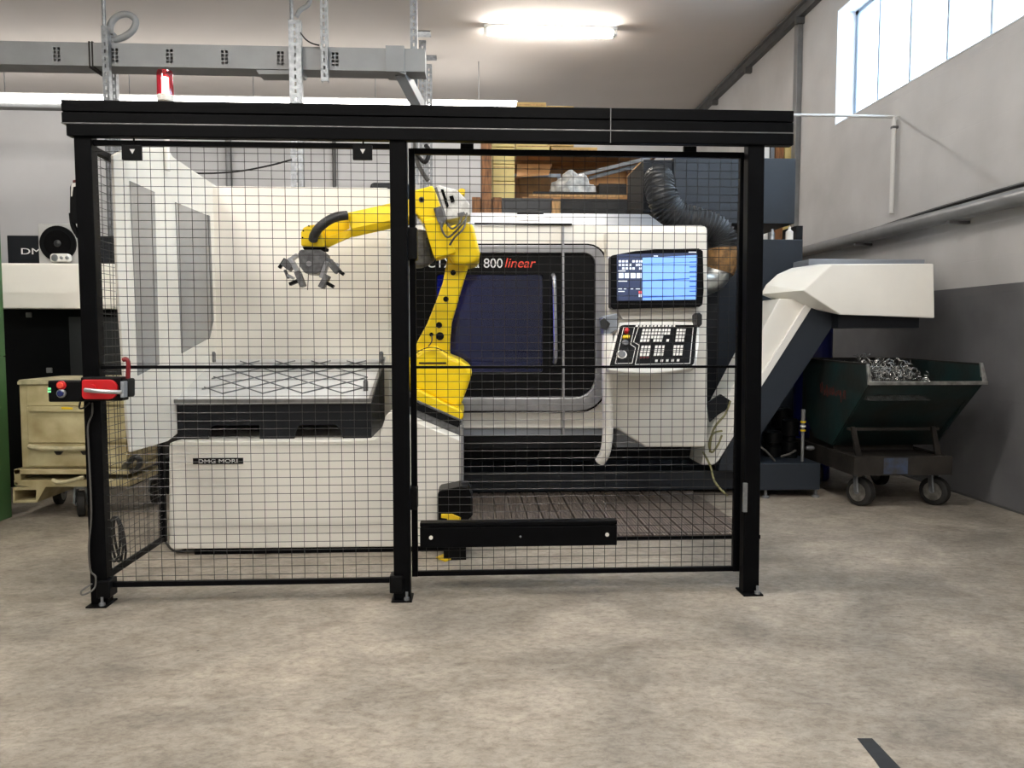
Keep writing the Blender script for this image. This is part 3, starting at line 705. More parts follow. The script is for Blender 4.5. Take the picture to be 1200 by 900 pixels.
# rear slate body
MB().box((xl0, 6.2, 0.06), (P(832, 450, 6.45).x-.01, 7.1, P(840, 318, 6.2).z)).build('rear_body', 'slatedark', lat, 0.008)
MB().box((xl0, 5.76, 0.35), (xl1, 5.87, 1.0)).build('chip_guard', 'slate', lat)
MB().box((xl0, 5.70, 0.03), (P(862, 560, 5.7).x, 6.25, P(600, 553, 5.7).z)).build('base_plate', 'slate', lat, 0.006)
MB().box((xl0+.1, 5.78, 0.0), (xl1, 5.9, 0.06)).build('levelling_base', 'slate', lat)
# front cover: ring round the door opening
op = rrect(512, 322, 636, 436, 3, 3)
def wp(px, Y): return [P(x, y, Y) for x, y in px]
x0, x1 = 425, 828.5
outer = rrect(x0, 264, x1, 502, (2, 6, 2, 2), 3)
opn = rrect(500, 318, 640, 440, 3, 3)
MB().ring(wp(outer, YL), wp(opn, YL), (0, 0.05, 0)).build('front_cover', 'white', lat, 0.004)
MB().box((xl0, YL+.05, zt1-.05), (xl1, 5.76, zt1)).build('top_panel', 'white', lat, 0.004)
MB().box((xl1-.04, YL+.05, P(800, 500, YL).z), (xl1, 5.76, zt1-.05)).build('side_panel', 'white', lat)
MB().pp([(x0, 502.5), (706, 502.5), (706, 510.5), (x0, 510.5)], YL+.01, YL+.4).build('lower_trim', 'greysheet', lat, 0.004)
MB().pp([(722, 502.5), (757, 524), (722, 524)], YL+.04, YL+.3).build('trim_gusset', 'greysheet', lat)
# roof
a, c = P(556, 252, 5.75), P(772, 252, 5.75)
MB().prism([(P(545, 262, 5.6).x, 5.42, zt1-.01), (P(545, 262, 5.6).x, 5.42, zt1+.005), (P(545, 262, 5.6).x, 5.95, P(640, 250, 5.95).z), (P(545, 262, 5.6).x, 6.6, P(640, 250, 5.95).z), (P(545, 262, 5.6).x, 6.6, zt1-.3), (P(545, 262, 5.6).x, 5.42, zt1-.3)], (P(773, 262, 5.6).x - P(545, 262, 5.6).x, 0, 0)).build('roof', 'greysheet', lat, 0.004)
for xa_, xb_, y_ in ((606, 637, 250), (672, 704, 258)):
    m1_, m2_ = P(xa_, y_, 5.72), P(xb_, y_, 5.72)
    MB().bar((m1_.x, 5.72, m1_.z), (m2_.x, 5.72, m2_.z), 0.02, 0.014).build('roof_handle', 'blackplastic', lat, 0.003)
MB().bar((P(556, 264, 5.4).x, 5.345, zt1+.006), (P(669, 264, 5.4).x, 5.345, zt1+.006), 0.02, 0.012).build('door_track', 'blackplastic', lat)
a = P(433, 213, 5.5)
MB().box((a.x, 5.5, 1.6), (P(480, 213, 5.5).x, 6.2, a.z)).build('spindle_cover', 'slatedark', lat, 0.03, 3)
# door: black panel, silver frame, seam, handle, glass
dr = MB()
dp_o = rrect(478, 288, 704, 476, (6, 16, 24, 6)); dp_i = rrect(512, 322, 636, 436, 3)
door = dr.ring(wp(dp_o, 5.325), wp(dp_i, 5.325), (0, 0.03, 0)).build('door', 'blackplastic', lat, 0.003)
fo = rrect(474, 287, 710, 482, (10, 22, 32, 10)); fi = rrect(486, 296.5, 697.5, 466, (6, 13, 24, 6))
MB().ring(wp(fo, 5.30), wp(fi, 5.30), (0, 0.055, 0)).build('door_frame', 'silver', door, 0.008, 3)
MB().ring(wp(rrect(472, 285.5, 711.5, 483.5, (10, 23, 33, 10)), 5.335), wp(rrect(474, 287.5, 709.5, 481.5, (10, 22, 32, 10)), 5.335), (0, 0.02, 0)).build('door_seal', 'deepblack', door)
MB().pp([(511, 321), (637, 321), (637, 437), (511, 437)], 5.350, 5.356).build('door_glass', 'doorglass', door)
MB().pp([(658.8, 265), (661.2, 265), (661.8, 510), (659.4, 510)], 5.29, 5.36).build('door_edge', 'silver', door)
MB().tube(smooth([P(648, 322, 5.30), P(649.5, 330, 5.255), P(650.5, 373, 5.24), P(651, 415, 5.255), P(650, 425, 5.30)], 6), 0.014, 12).build('door_handle', 'silver', door)
MB().pp(rrect(570, 469.5, 580, 475.5, 2), 5.295, 5.305).build('frame_window', 'scrline', door) if False else None
# lettering
a, c = P(500.5, 313.5, 5.324), P(589, 313.5, 5.324)
h_ = P(500, 302.5, 5.324).z - a.z
text('CTX beta 800', 'lettering', 'ptext', door, (a.x, 5.3245, a.z), c.x-a.x, h_, 0.002)
a, c = P(591.5, 313.5, 5.324), P(628, 313.5, 5.324)
text('linear', 'lettering', 'redtext', door, (a.x, 5.3245, a.z), c.x-a.x, h_, 0.002, 0.25)
# work chamber behind the glass, with its blue lamp
a, c = P(508, 318, YL), P(640, 440, YL)
MB().ring([(a.x-.22, 5.402, a.z+.05), (c.x+.05, 5.402, a.z+.05), (c.x+.05, 5.402, c.z-.03), (a.x-.22, 5.402, c.z-.03)], [(a.x-.2, 5.402, a.z+.03), (c.x+.03, 5.402, a.z+.03), (c.x+.03, 5.402, c.z-.01), (a.x-.2, 5.402, c.z-.01)], (0, 0.44, 0)).build('chamber', 'slate', lat)
MB().box((a.x-.22, 5.844, c.z-.03), (c.x+.05, 5.855, a.z+.05)).build('chamber_back', 'slate', lat)
MB().lathe(P(500, 385, 5.62), (1, 0, 0), [(0, .14), (.1, .14), (.1, .09), (.16, .09)], 24).build('chuck', 'steel', lat)
MB().box((a.x-.15, 5.42, c.z+.08), (a.x-.08, 5.48, a.z-.05)).build('chamber_lamp', emit('blue_led', (70, 90, 255), 18), lat)
# control column
col = MB().pp([(712, 270), (829, 270), (829, 518), (826, 524), (757, 524), (722, 502), (712, 500)], 5.20, 5.76).build('control_column', 'white', lat, 0.014, 3)
bez = MB().pp([(716, 301), (718, 299), (745, 294), (770, 292), (819, 291), (824, 294), (825, 340), (823.5, 357), (820, 359.5), (719, 362), (716, 360)], 5.10, 5.21).build('monitor', 'blackplastic', col, 0.006)
def scr(name, pts, m1, d): return MB().prism([P(x, y, 5.0965-d) for x, y in pts], (0, 0.003, 0)).build(name, m1, bez)
scr('display_left', [(723, 299.5), (753, 298.5), (753, 352), (723, 352.5)], 'scrdark', 0)
scr('display_right', [(753, 302), (817, 299), (816, 351), (753, 352)], 'scrblue', 0)
scr('title_bar', [(723, 298), (817, 296), (817, 299), (753, 302), (723, 300)], 'scrdark', 0.0005)
ic = MB()
for x, y in [(725+4.0*i, 305+4.2*j) for i in range(7) for j in range(3) if (i*7+j*3) % 5 not in (1,)] + [(748, 309), (750, 305)]:
    ic.prism([P(x, y, 5.095), P(x+2.9, y-.1, 5.095), P(x+2.9, y+2.4, 5.095), P(x, y+2.5, 5.095)], (0, .001, 0))
for i in range(4):
    x = 725+7*i; ic.prism([P(x, 320, 5.095), P(x+5.6, 320, 5.095), P(x+5.6, 326, 5.095), P(x, 326, 5.095)], (0, .001, 0))
for x, y, w in ((724, 317, 9), (724, 329, 11), (724, 338, 5), (731, 338, 3), (739, 338, 3), (745, 338, 5), (724, 341, 8), (766, 299.5, 5), (807, 295, 9)):
    ic.prism([P(x, y, 5.095), P(x+w, y, 5.095), P(x+w, y+1, 5.095), P(x, y+1, 5.095)], (0, .001, 0))
stuff(ic.build('screen_icons', 'scrwhite', bez))
ln = MB()
for p4 in ([(753, 328.2), (808, 326), (808, 327), (753, 329.6)], [(753, 347.6), (816, 345.8), (816, 346.6), (753, 348.8)], [(753, 309), (808, 307), (808, 307.4), (753, 309.5)]):
    ln.prism([P(x, y, 5.0945) for x, y in p4], (0, .001, 0))
for k in range(7):
    y = 306.5+5.7*k; ln.prism([P(808, y, 5.0945), P(816.5, y-.2, 5.0945), P(816.5, y+1.0, 5.0945), P(808, y+1.2, 5.0945)], (0, .001, 0))
stuff(ln.build('screen_lines', 'scrline', bez))
scr('alarm_mark', [(748.5, 341), (752, 341), (752, 344), (748.5, 344)], 'scrred', .0012)
scr('alarm_mark', [(748.5, 345), (752, 345), (752, 348), (748.5, 348)], 'scrwhite', .0012)
# keyboard desk (leaning out towards the operator)
K = [P(727, 381, 5.12), P(817, 381, 5.12), P(813, 428, 4.93), P(714, 430, 4.93)]
kn = (K[3]-K[0]).cross(K[1]-K[0]).normalized()
if kn.y > 0: kn = -kn
def KP(u, v, h=0.0): return K[0].lerp(K[1], u).lerp(K[3].lerp(K[2], u), v) + kn*h
rim = [(-.03, -.09), (.3, -.12), (.7, -.12), (1.03, -.09), (1.05, .5), (1.03, 1.0), (.98, 1.06), (.75, 1.13), (.5, 1.16), (.25, 1.13), (.02, 1.07), (-.03, 1.0), (-.04, .5)]
desk = MB().prism([KP(u, v, -.004) for u, v in rim], -kn*0.05).build('keyboard_desk', 'whiteb', col, 0.012, 3)
kb = MB().prism([KP(u, v, .002) for u, v in rrect(0, 0, 1, 1, 0.05, 3)], -kn*0.008).build('keyboard', 'blackplastic', desk)
keys = MB()
def key(u, v, du, dv, mb): mb.prism([KP(u, v, .002), KP(u+du, v, .002), KP(u+du, v+dv, .002), KP(u, v+dv, .002)], kn*0.005)
for i in range(11): key(.20+.048*i, .015, .032, .04, keys)
for j in range(4):
    for i in range(9):
        if (j == 3 and i in (3, 7)) or (j == 2 and i > 6): continue
        key(.30+.041*i, .11+.085*j, .031, .06, keys)
    for i in range(3): key(.74+.041*i, .11+.085*j, .031, .06, keys)
for j in range(3):
    for i in range(3):
        key(.33+.042*i, .52+.09*j, .031, .065, keys); key(.50+.042*i, .52+.09*j, .031, .065, keys); key(.73+.042*i, .52+.09*j, .031, .065, keys)
for i in range(5): key(.53+.065*i, .86, .03, .05, keys)
stuff(keys.build('keys', 'whiteb', kb))
rk = MB()
for i in range(3): key(.335+.042*i, .79, .028, .035, rk)
stuff(rk.build('red_keys', 'darkred', kb))
def kline(uv, nm):
    m_ = MB()
    pts = [KP(u, v, .003) for u, v in uv]
    for p, q_ in zip(pts, pts[1:] + pts[:1]): m_.bar(p, q_, 0.004, 0.002, up=kn)
    m_.build(nm, 'whiteb', kb)
kline([(.05, .06), (.19, .06), (.19, .48), (.26, .56), (.26, .93), (.06, .93)], 'key_border')
kline([(.24, .06), (.95, .06), (.95, .96), (.30, .96), (.30, .50), (.22, .42)], 'key_border')
for u, v, r_, h_, m1 in ((.10, .17, .016, .025, 'red'), (.13, .30, .015, .012, 'ytag'), (.09, .31, .012, .012, 'ytag'), (.12, .44, .022, .008, 'robotgrey'), (.11, .72, .026, .012, 'robotgrey')):
    MB().lathe(KP(u, v, .002), kn, [(0, r_), (h_, r_*.95), (h_+.002, r_*.7)], 16).build('push_button' if r_ < .02 else 'override_dial', m1, kb)
MB().lathe(KP(.11, .72, .004), kn, [(0, .034), (.003, .034)], 20).build('dial_scale', 'whiteb', kb)
# grab tube, joystick cover, ledge under the monitor
MB().tube(smooth([P(712, 392, 5.08), P(711.5, 430, 5.06), P(712, 480, 5.06), P(712, 510, 5.06), P(709, 530, 5.07), P(703, 541, 5.10)], 6), 0.036, 16).build('console_tube', 'white', lat)
MB().pp([(705, 372), (712, 369), (724, 367), (724, 386), (712, 394), (707, 392)], 5.08, 5.2).build('joystick_cover', 'greysheet', col, 0.01, 3)
MB().hull([P(703, 376, 5.03), P(708, 372, 5.03), P(715.5, 379, 5.03), P(711, 387, 5.03), P(704, 385, 5.03), P(706, 376, 5.1), P(712, 385, 5.1)]).build('joystick', 'hose', col, 0.004)
MB().pp([(817, 369), (820, 366), (823, 369), (823, 380), (819, 384), (817, 380)], 5.03, 5.15).build('panel_hinge', 'hose', col, 0.005)
MB().pp([(722, 362), (820, 360), (816, 374), (730, 375)], 5.17, 5.21).build('monitor_neck', 'white', col, 0.004)

# ------------------------------------------------------------------ plank platform before the lathe
x0 = P(541, 632, 4.41).x + .01; x1 = PZ(893, 631, .03).x
plat = thing('floor_grating', 'low brown slatted grating on the floor along the lathe', 'grating', (x0, 4.41, 0))
n = 17; w = (x1 - x0) / n
for i in range(n):
    a = x0 + w*i
    if i == 0:                                              # plank section with four milled grooves
        l_, r_ = a+.006, a+w-.008; sec = [(l_, 0), (l_, .028)]
        for k in range(1, 5):
            c_ = l_ + (r_-l_)*k/5; sec += [(c_-.0018, .028), (c_-.0018, .023), (c_+.0018, .023), (c_+.0018, .028)]
        sec += [(r_, .028), (r_, 0)]
        plank0 = MB().prism([(x, 4.41, z) for x, z in sec], (0, 1.27, 0)).build('plank', 'dirtfloor', plat)
    else:
        pk_ = plank0.copy(); C.objects.link(pk_); pk_.location = (w*i, 0, 0)
MB().box((x0, 4.395, 0), (x1+.03, 4.409, 0.022)).build('edge_strip', 'black', plat)

# ------------------------------------------------------------------ extraction hose and filter cabinet
fc = thing('filter_cabinet', 'slate blue mist filter cabinet standing high behind the lathe', 'cabinet', (P(860, 260, 6.7).x, 6.7, 1.7))
a, c = P(790, 184, 6.6), P(931, 262, 6.6)
xg_ = P(884, 184, 6.6).x
MB().box((a.x, 6.62, c.z), (c.x, 7.4, a.z)).build('housing', 'slate', fc, 0.004)
MB().box((a.x, 6.6, c.z), (xg_-.004, 6.62, a.z)).build('front_panel', 'slate', fc, 0.003)
MB().box((xg_, 6.6, c.z), (c.x, 6.62, a.z)).build('front_panel', 'slate', fc, 0.003)
a2, c2 = P(754, 187, 6.62), P(789, 250, 6.62)
MB().box((a2.x, 6.62, c2.z), (a.x-.004, 7.3, a2.z)).build('inlet_box', 'slatedark', fc, 0.008)
lowc = thing('switch_cabinet', 'dark slate switch cabinet standing behind the chip conveyor', 'cabinet', (P(880, 400, 6.5).x, 6.5, 0))
a, c = P(832, 280, 6.45), P(935, 540, 6.45)
lz = a.z
MB().box((a.x, 6.45, 0.05), (c.x, 7.3, a.z)).build('body', 'slate', lowc, 0.006)
MB().box((a.x+.02, 6.47, 0), (c.x-.02, 7.2, 0.05)).build('plinth', 'black', lowc)
for i, px in enumerate((842, 870, 926)):
    m_ = P(px, 270, 6.9); MB().box((m_.x-.03, 6.7, lz), (m_.x+.03, 7.0, P(860, 262, 6.6).z)).build('support_leg', 'slatedark', fc)
for px, h_, m1, lb in ((905, .10, 'galv', 'small steel fitting standing on the switch cabinet'), (925, .12, 'whiteb', 'small white bottle standing on the switch cabinet')):
    m_ = P(px, 278, 6.55)
    tag(MB().lathe((m_.x, 6.55, lz), (0, 0, 1), [(0, .022 if m1 == 'galv' else .032), (h_*.65, .022 if m1 == 'galv' else .032), (h_*.8, .012), (h_, .012)], 14).build('bottle' if m1 != 'galv' else 'pipe_fitting', m1), lb, 'bottle' if m1 != 'galv' else 'fitting')
hs = thing('extraction_hose', 'black corrugated extraction hose bending down from the filter cabinet', 'hose', P(856, 300, 6.1))
path = smooth([P(772, 214, 6.55), P(772, 212, 6.3), P(772, 213, 6.15), P(775, 226, 6.05), P(781, 242, 6.05), P(795, 255, 6.05), P(820, 262, 6.05), P(838, 270, 6.05), P(846, 281, 6.05), P(847.5, 293, 6.05)], 18)
rr = [0.124 if i % 4 < 2 else 0.114 for i in range(len(path))]
k = 0.145/0.138
MB().tube(path, [r_*1.0 for r_ in rr], 20).build('corrugated_tube', 'hose', hs)
MB().tube(smooth([P(847, 291, 6.03), P(847, 304, 6.03), P(843, 319, 6.03)], 5), [.126, .127, .128, .128, .127, .126, .124, .121, .118, .116, .113], 20).build('sleeve', 'sleeve', hs)
MB().tube(smooth([P(844, 314, 6.03), P(839, 323, 6.03), P(828, 330, 6.02), P(812, 332, 5.98)], 6), 0.106, 18).build('elbow_pipe', 'alu', hs)

# ------------------------------------------------------------------ chip conveyor
cv = thing('chip_conveyor', 'cream and slate chip conveyor rising from the lathe to a head over the skip', 'conveyor', (P(850, 545, 5.6).x, 5.6, 0))
MB().pp([(913, 350), (948, 350), (887, 448), (862, 495), (836, 545), (822, 545), (826, 522), (836, 496), (862, 446), (887, 398)], 5.52, 5.84).build('incline_cover', 'white', cv, 0.006)
MB().pp([(948, 350), (958, 350), (887, 462), (862, 508), (842, 540), (836, 545), (862, 495), (887, 448)], 5.50, 5.86).build('cover_flange', 'whiteb', cv, 0.004)
MB().pp([(957, 350), (990, 362), (885, 520), (866, 552), (842, 552), (844, 540), (862, 508), (887, 462)], 5.515, 5.85).build('incline_body', 'slate', cv, 0.005)
hd = MB(); F, Bk = 5.36, 5.98
hd.hull([P(941, 340.5, F), P(975, 309.5, F), P(1094, 309, F), P(1095, 373, F), P(985, 369, F), P(891, 345, 5.72), P(897, 334, 5.72), P(910, 322, 5.72), P(928, 314, 5.75), P(960, 309.5, Bk), P(1080, 309, Bk), P(1080, 360, Bk), P(960, 362, Bk), P(912, 354, 5.8)])
head = hd.build('head_housing', 'white', cv, 0.008, 3)
a, c = P(985, 371, F+.02), P(1080, 371, F+.02)
MB().box((a.x, F+.05, a.z-.08), (c.x, Bk-.1, a.z+.02)).build('discharge_chute', 'slatedark', cv)
a, c = P(930, 312, 6.05), P(1080, 296, 6.05)
MB().box((a.x+.1, 6.0, a.z-.25), (c.x, 6.3, c.z-.06)).build('drive_housing', 'greysheet', cv, 0.006)
# cable bundle on the incline
MB().pp([(829, 472), (845, 462), (857, 470), (852, 480), (842, 486), (832, 495)], 5.49, 5.52).build('junction_plate', 'slatedark', cv, 0.004)
for pts in ([(856, 470, 5.48), (850, 485, 5.47), (838, 500, 5.47), (833, 515, 5.47), (832, 530, 5.47)], [(846, 505, 5.48), (836, 508, 5.46), (831, 520, 5.46), (834, 530, 5.46), (841, 522, 5.47), (846, 510, 5.48)], [(824, 530, 5.45), (832, 545, 5.3), (838, 565, 5.2), (852, 581, 5.1)]):
    MB().tube(smooth(pts3(pts), 6), 0.008, 8).build('cable', 'yellowcable', cv)

# ------------------------------------------------------------------ coolant tank and pumps
tk = thing('coolant_tank', 'low slate coolant tank with black pumps at the conveyor foot', 'tank', (P(920, 575, 5.55).x, 5.55, 0))
a, c = P(884, 543.5, 5.5), P(961, 574, 5.5)
MB().box((a.x, 5.5, c.z), (c.x, 6.3, a.z)).build('tank', 'slate', tk, 0.006)
for x in (a.x+.1, c.x-.02):
    MB().lathe((x, 5.53, 0), (0, 0, 1), [(0, .028), (.012, .03), (.02, .012), (c.z, .012)], 12).build('levelling_foot', 'galv', tk)
    MB().lathe((x, 6.2, 0), (0, 0, 1), [(0, .028), (.012, .03), (.02, .012), (c.z, .012)], 12).build('levelling_foot', 'galv', tk)
for px, Y, r_, h_ in ((905, 5.85, .07, .20), (925, 5.8, .06, .30), (915, 6.05, .08, .36)):
    m_ = P(px, 543, Y)
    MB().lathe((m_.x, Y, a.z), (0, 0, 1), [(0, r_), (h_*.4, r_), (h_*.42, r_*.7), (h_*.55, r_*.7), (h_*.57, r_*1.05), (h_*.95, r_*1.05), (h_, r_*.8)], 16).build('pump', 'blackplastic', tk)
m_ = P(940, 543, 5.6)
v_ = MB().tube([(m_.x, 5.6, a.z-.01), (m_.x, 5.6, P(940, 505, 5.6).z), (m_.x, 5.6, P(940, 480, 5.6).z)], [.011, .011, .016], 10).build('valve_pipe', 'pipegrey', tk)
for y in (494, 499, 504):
    z_ = P(940, y, 5.6).z; MB().lathe((m_.x, 5.6, z_-.008), (0, 0, 1), [(0, .02), (.012, .02)], 12).build('brass_ring', 'ytag' if y != 499 else 'whiteb', v_)
MB().lathe(P(949, 525, 5.65), (1, 0, 0), [(-.03, .014), (0, .02), (.03, .014)], 10).build('coupling', 'silver', tk)
for pts in ([(888, 522, 5.6), (897, 528, 5.58), (908, 540, 5.6)], [(915, 535, 5.6), (925, 532, 5.58), (932, 528, 5.62)]):
    MB().tube(smooth(pts3(pts), 5), 0.008, 8).build('hose', 'greycable', tk)
# blue drum behind
t = thing('blue_drum', 'blue drum standing in the shade behind the conveyor', 'drum', (P(948, 540, 6.27).x, 6.27, 0))
m_ = P(950, 540, 6.27); zt2 = P(950, 375, 6.27).z
MB().lathe((m_.x, 6.27, 0), (0, 0, 1), [(0, .14), (.02, .15), (zt2*.33, .15), (zt2*.34, .155), (zt2*.36, .15), (zt2*.66, .15), (zt2*.67, .155), (zt2*.69, .15), (zt2-.02, .15), (zt2, .145)], 28).build('shell', 'blue', t)
MB().lathe((m_.x, 6.27, zt2), (0, 0, 1), [(-.005, .13), (.01, .13)], 24).build('lid', 'navy', t)

# ------------------------------------------------------------------ tipping skip with its chips
xs0, xs1 = P(1019, 450, 4.95).x, P(1153, 450, 4.95).x
zrim, zlip = P(1018, 427, 4.97).z, P(1090, 449, 4.95).z
sk = thing('tipping_skip', 'dark green tipping skip on wheels with worn steel lip under the conveyor head', 'skip', ((xs0+xs1)/2, 5.5, 0))
prof = [(4.95, zlip), (4.97, zrim), (5.98, zrim+.01), (5.98, .62), (5.75, .42), (5.46, .40)]
th = .012
for s_, xx in (('l', xs0), ('r', xs1)):
    MB().prism([(xx - (th if s_ == 'r' else 0), y, z) for y, z in prof], (th, 0, 0)).build('side_plate', 'bin', sk, 0.002)
MB().prism([(xs0+th, 4.95, zlip), (xs0+th, 4.965, zlip-.003), (xs0+th, 5.47, .405), (xs0+th, 5.455, .40)], (xs1-xs0-2*th, 0, 0)).build('front_slope', 'bin', sk)
MB().prism([(xs0+th, 5.455, .40), (xs0+th, 5.75, .42), (xs0+th, 5.75, .432), (xs0+th, 5.455, .412)], (xs1-xs0-2*th, 0, 0)).build('bottom_plate', 'bin', sk)
MB().prism([(xs0+th, 5.75, .42), (xs0+th, 5.98, .62), (xs0+th, 5.98, .64), (xs0+th, 5.75, .434)], (xs1-xs0-2*th, 0, 0)).build('rear_slope', 'bin', sk)
MB().box((xs0+th, 5.968, .62), (xs1-th, 5.98, zrim+.01)).build('back_plate', 'binin', sk)
MB().box((xs0-.005, 4.935, zlip-.012), (xs1+.02, 4.955, zlip+.012)).build('lip', 'worn', sk, 0.003)
MB().prism([(xs0-.008, 4.945, zlip-.01), (xs0+.018, 4.945, zlip-.01), (xs0+.005, 4.965, zrim), (xs0-.012, 4.965, zrim)], (0, .02, 0)).build('lip_post', 'worn', sk, 0.002)
MB().prism([(xs1-.01, 4.945, zlip-.01), (xs1+.028, 4.945, zlip-.01), (xs1+.0, 4.965, zrim+.01), (xs1-.016, 4.965, zrim+.01)], (0, .02, 0)).build('lip_post', 'worn', sk, 0.002)
for xx in (xs0, xs1): MB().bar((xx+.004*(1 if xx == xs0 else -1), 4.98, zrim), (xx, 5.98, zrim+.01), .02, .012).build('rim_bar', 'rust', sk)
MB().bar((xs0, 5.985, zrim+.01), (xs1, 5.985, zrim+.01), .02, .012).build('rim_bar', 'rust', sk)
# brackets to the right of the chute
MB().prism([(xs1-.03, 5.06, zlip-.12), (xs1-.03, 5.30, zlip-.28), (xs1-.03, 5.42, .42), (xs1-.03, 5.40, .40)], (-.012, 0, 0)).build('gusset', 'bin', sk)
# faded red lettering on the side plate
fl = MB(); rl = random.Random(5)
for i in range(15):
    y_ = 5.66 - i*.027; z_ = .80 - i*.0025 + rl.uniform(-.02, .02); h_ = rl.uniform(.03, .08); lean = rl.choice((-.012, 0, .012))
    fl.prism([(xs0-.0015, y_, z_-h_/2), (xs0-.0015, y_-.008, z_-h_/2), (xs0-.0015, y_-.008+lean, z_+h_/2), (xs0-.0015, y_+lean, z_+h_/2)], (.001, 0, 0))
fl.build('faded_lettering', 'redfaded', sk)
# chassis
cz1, cz0 = P(1060, 535, 5.12).z, P(1060, 557, 5.12).z
cx0, cx1 = P(1001, 545, 5.12).x, P(1116, 545, 5.12).x
ch = MB()
ch.box((cx0, 5.12, cz0), (cx1, 5.16, cz1)); ch.box((cx0, 6.06, cz0), (cx1, 6.1, cz1)); ch.box((cx0, 5.16, cz0), (cx0+.04, 6.06, cz1)); ch.box((cx1-.04, 5.16, cz0), (cx1, 6.06, cz1)); ch.box((cx0+.02, 5.14, cz1-.03), (cx1-.02, 6.08, cz1-.01))
chs = ch.build('chassis', 'rust', sk)
MB().box((cx0+.21, 5.1175, cz0+.01), (cx0+.38, 5.1205, cz1-.01)).build('blue_paint_patch', mat('worn_blue_patch', (60, 76, 104), .6, 0, .5, 16, col2=(56, 52, 48)), chs)
for xx in (cx0+.015, cx1-.11):
    MB().prism([(xx-.01, 5.18, P(1000, 500, 5.2).z), (xx+.02, 5.18, P(1000, 500, 5.2).z), (xx+.07, 5.18, cz1-.01), (xx+.03, 5.18, cz1-.01)], (0, .02, 0)).build('support', 'rust', sk)
MB().box((cx0, 5.2, P(1000, 503, 5.2).z-.01), (cx1-.05, 5.24, P(1000, 503, 5.2).z+.008)).build('cross_bar', 'rust', sk)
MB().box((cx0+.03, 5.5, cz1-.02), (cx1-.06, 5.9, .46)).build('tipping_frame', 'rust', sk)
def caster(root, x, y, r, w, ztop, yaw=0.0):
    d = Vector((math.cos(yaw), math.sin(yaw), 0)); ctr = Vector((x, y, r))
    cs = MB().lathe(ctr - d*w/2, d, [(0, r*.6), (0, r*.86), (w*.15, r), (w*.85, r), (w, r*.86), (w, r*.6)], 24).build('tyre', 'rubber', root)
    MB().lathe(ctr - d*w*.53, d, [(0, r*.66), (w*.0, r*.60), (w*.03, r*.56), (w*1.03, r*.56), (w*1.06, r*.60), (w*1.06, r*.66)], 20).build('rim', 'rim', cs)
    MB().lathe(ctr - d*w*.75, d, [(0, r*.14), (w*1.5, r*.14)], 12).build('hub', 'galv', cs)
    fk = MB()
    for s_ in (-1, 1):
        p = ctr + d*s_*(w*.68); fk.bar(p, (p.x, p.y+.02, ztop-.012), .012, .045)
    q0 = ctr - d*w*.75; q1 = ctr + d*w*.75
    fk.bar((q0.x, y+.02, ztop-.008), (q1.x, y+.02, ztop-.008), .07, .016)
    fk.build('fork', 'galv', root)
for px in (1012, 1097):
    g_ = PZ(px, 594 if px < 1050 else 592)
    caster(sk, g_.x, 5.24, .1, .07, cz0, R(32 if px > 1050 else 26))
    caster(sk, g_.x, 5.98, .098, .065, cz0, R(5))
# swarf heap: curls, uncountable
cm = MB(); rnd = random.Random(3)
x0, x1 = xs0+.03, P(1072, 440, 5.2).x
for i in range(230):
    u = rnd.random(); y = rnd.uniform(5.0, 5.5)
    hx = x0 + (x1-x0)*u
    hz = (zlip-.06) + (zrim-zlip+.10)*max(0, math.sin(math.pi*min(1, max(0, .25+.62*u))))*rnd.uniform(.35, 1.0)
    r_ = rnd.uniform(.008, .028); n_ = rnd.randint(6, 14); ax = Vector((rnd.uniform(-1, 1), rnd.uniform(-1, 1), rnd.uniform(-1, 1))).normalized()
    o1 = ax.orthogonal().normalized(); o2 = ax.cross(o1); tw = rnd.uniform(.3, 1.1)
    pts = [Vector((hx, y, hz)) + (o1*math.cos(tw*k_) + o2*math.sin(tw*k_))*r_ + ax*(.005*k_-.03) for k_ in range(n_)]
    cm.tube(pts, rnd.uniform(.0012, .003), 4, False)
cm.hull([(x0, 5.0, zlip-.12), (x1, 5.0, zlip-.12), (x0, 5.6, zlip-.12), (x1, 5.6, zlip-.12), ((x0+x1)/2, 5.25, zlip+.02), ((x0+x1)/2, 5.1, zlip-.02), (x0+.02, 5.2, zlip), (x1-.05, 5.25, zlip-.01)])
hp = tag(cm.build('metal_swarf', 'chips'), 'heap of bright curly metal chips lying in the skip', 'metal chips'); stuff(hp)

# ------------------------------------------------------------------ left background: green machine, cream machine, trolley
t = thing('green_cabinet', 'tall green machine cabinet at the edge of the workshop', 'cabinet', (-3.5, 4.7, 0))
gx = PX(18, 400, -3.05); zg = PX(17, 244, -3.05).z
zj = P(10, 418, 5.1).z
MB().box((-4.1, 3.9, 0.0), (-3.05, 5.2, zj-.002)).build('lower_body', 'green', t, 0.004)
MB().box((-4.08, 3.92, zj-.003), (-3.06, 5.19, zj+.003)).build('joint_frame', 'green', t)
MB().box((-4.1, 3.9, zj+.002), (-3.05, 5.2, zg)).build('upper_body', 'green', t, 0.004)
YM = 6.1
t = thing('cream_machine', 'second cream topped machine with black body and dark sign behind the trolley', 'machine', (P(60, 500, 6.3).x, 6.3, 0))
a, c = P(-30, 308, YM), P(138, 362, YM)
zmt = a.z
MB().hull([(a.x, YM+.01, a.z), (c.x-.02, YM+.01, a.z), (a.x, YM, c.z), (c.x, YM, c.z), (a.x, 7.2, a.z), (c.x-.02, 7.2, a.z), (a.x, 7.2, c.z), (c.x, 7.2, c.z)]).build('upper_cover', 'white', t, 0.01)
MB().box((a.x, YM+.12, 0.0), (c.x+.02, 7.2, c.z-.001)).build('body', 'blackplastic', t, 0.006)
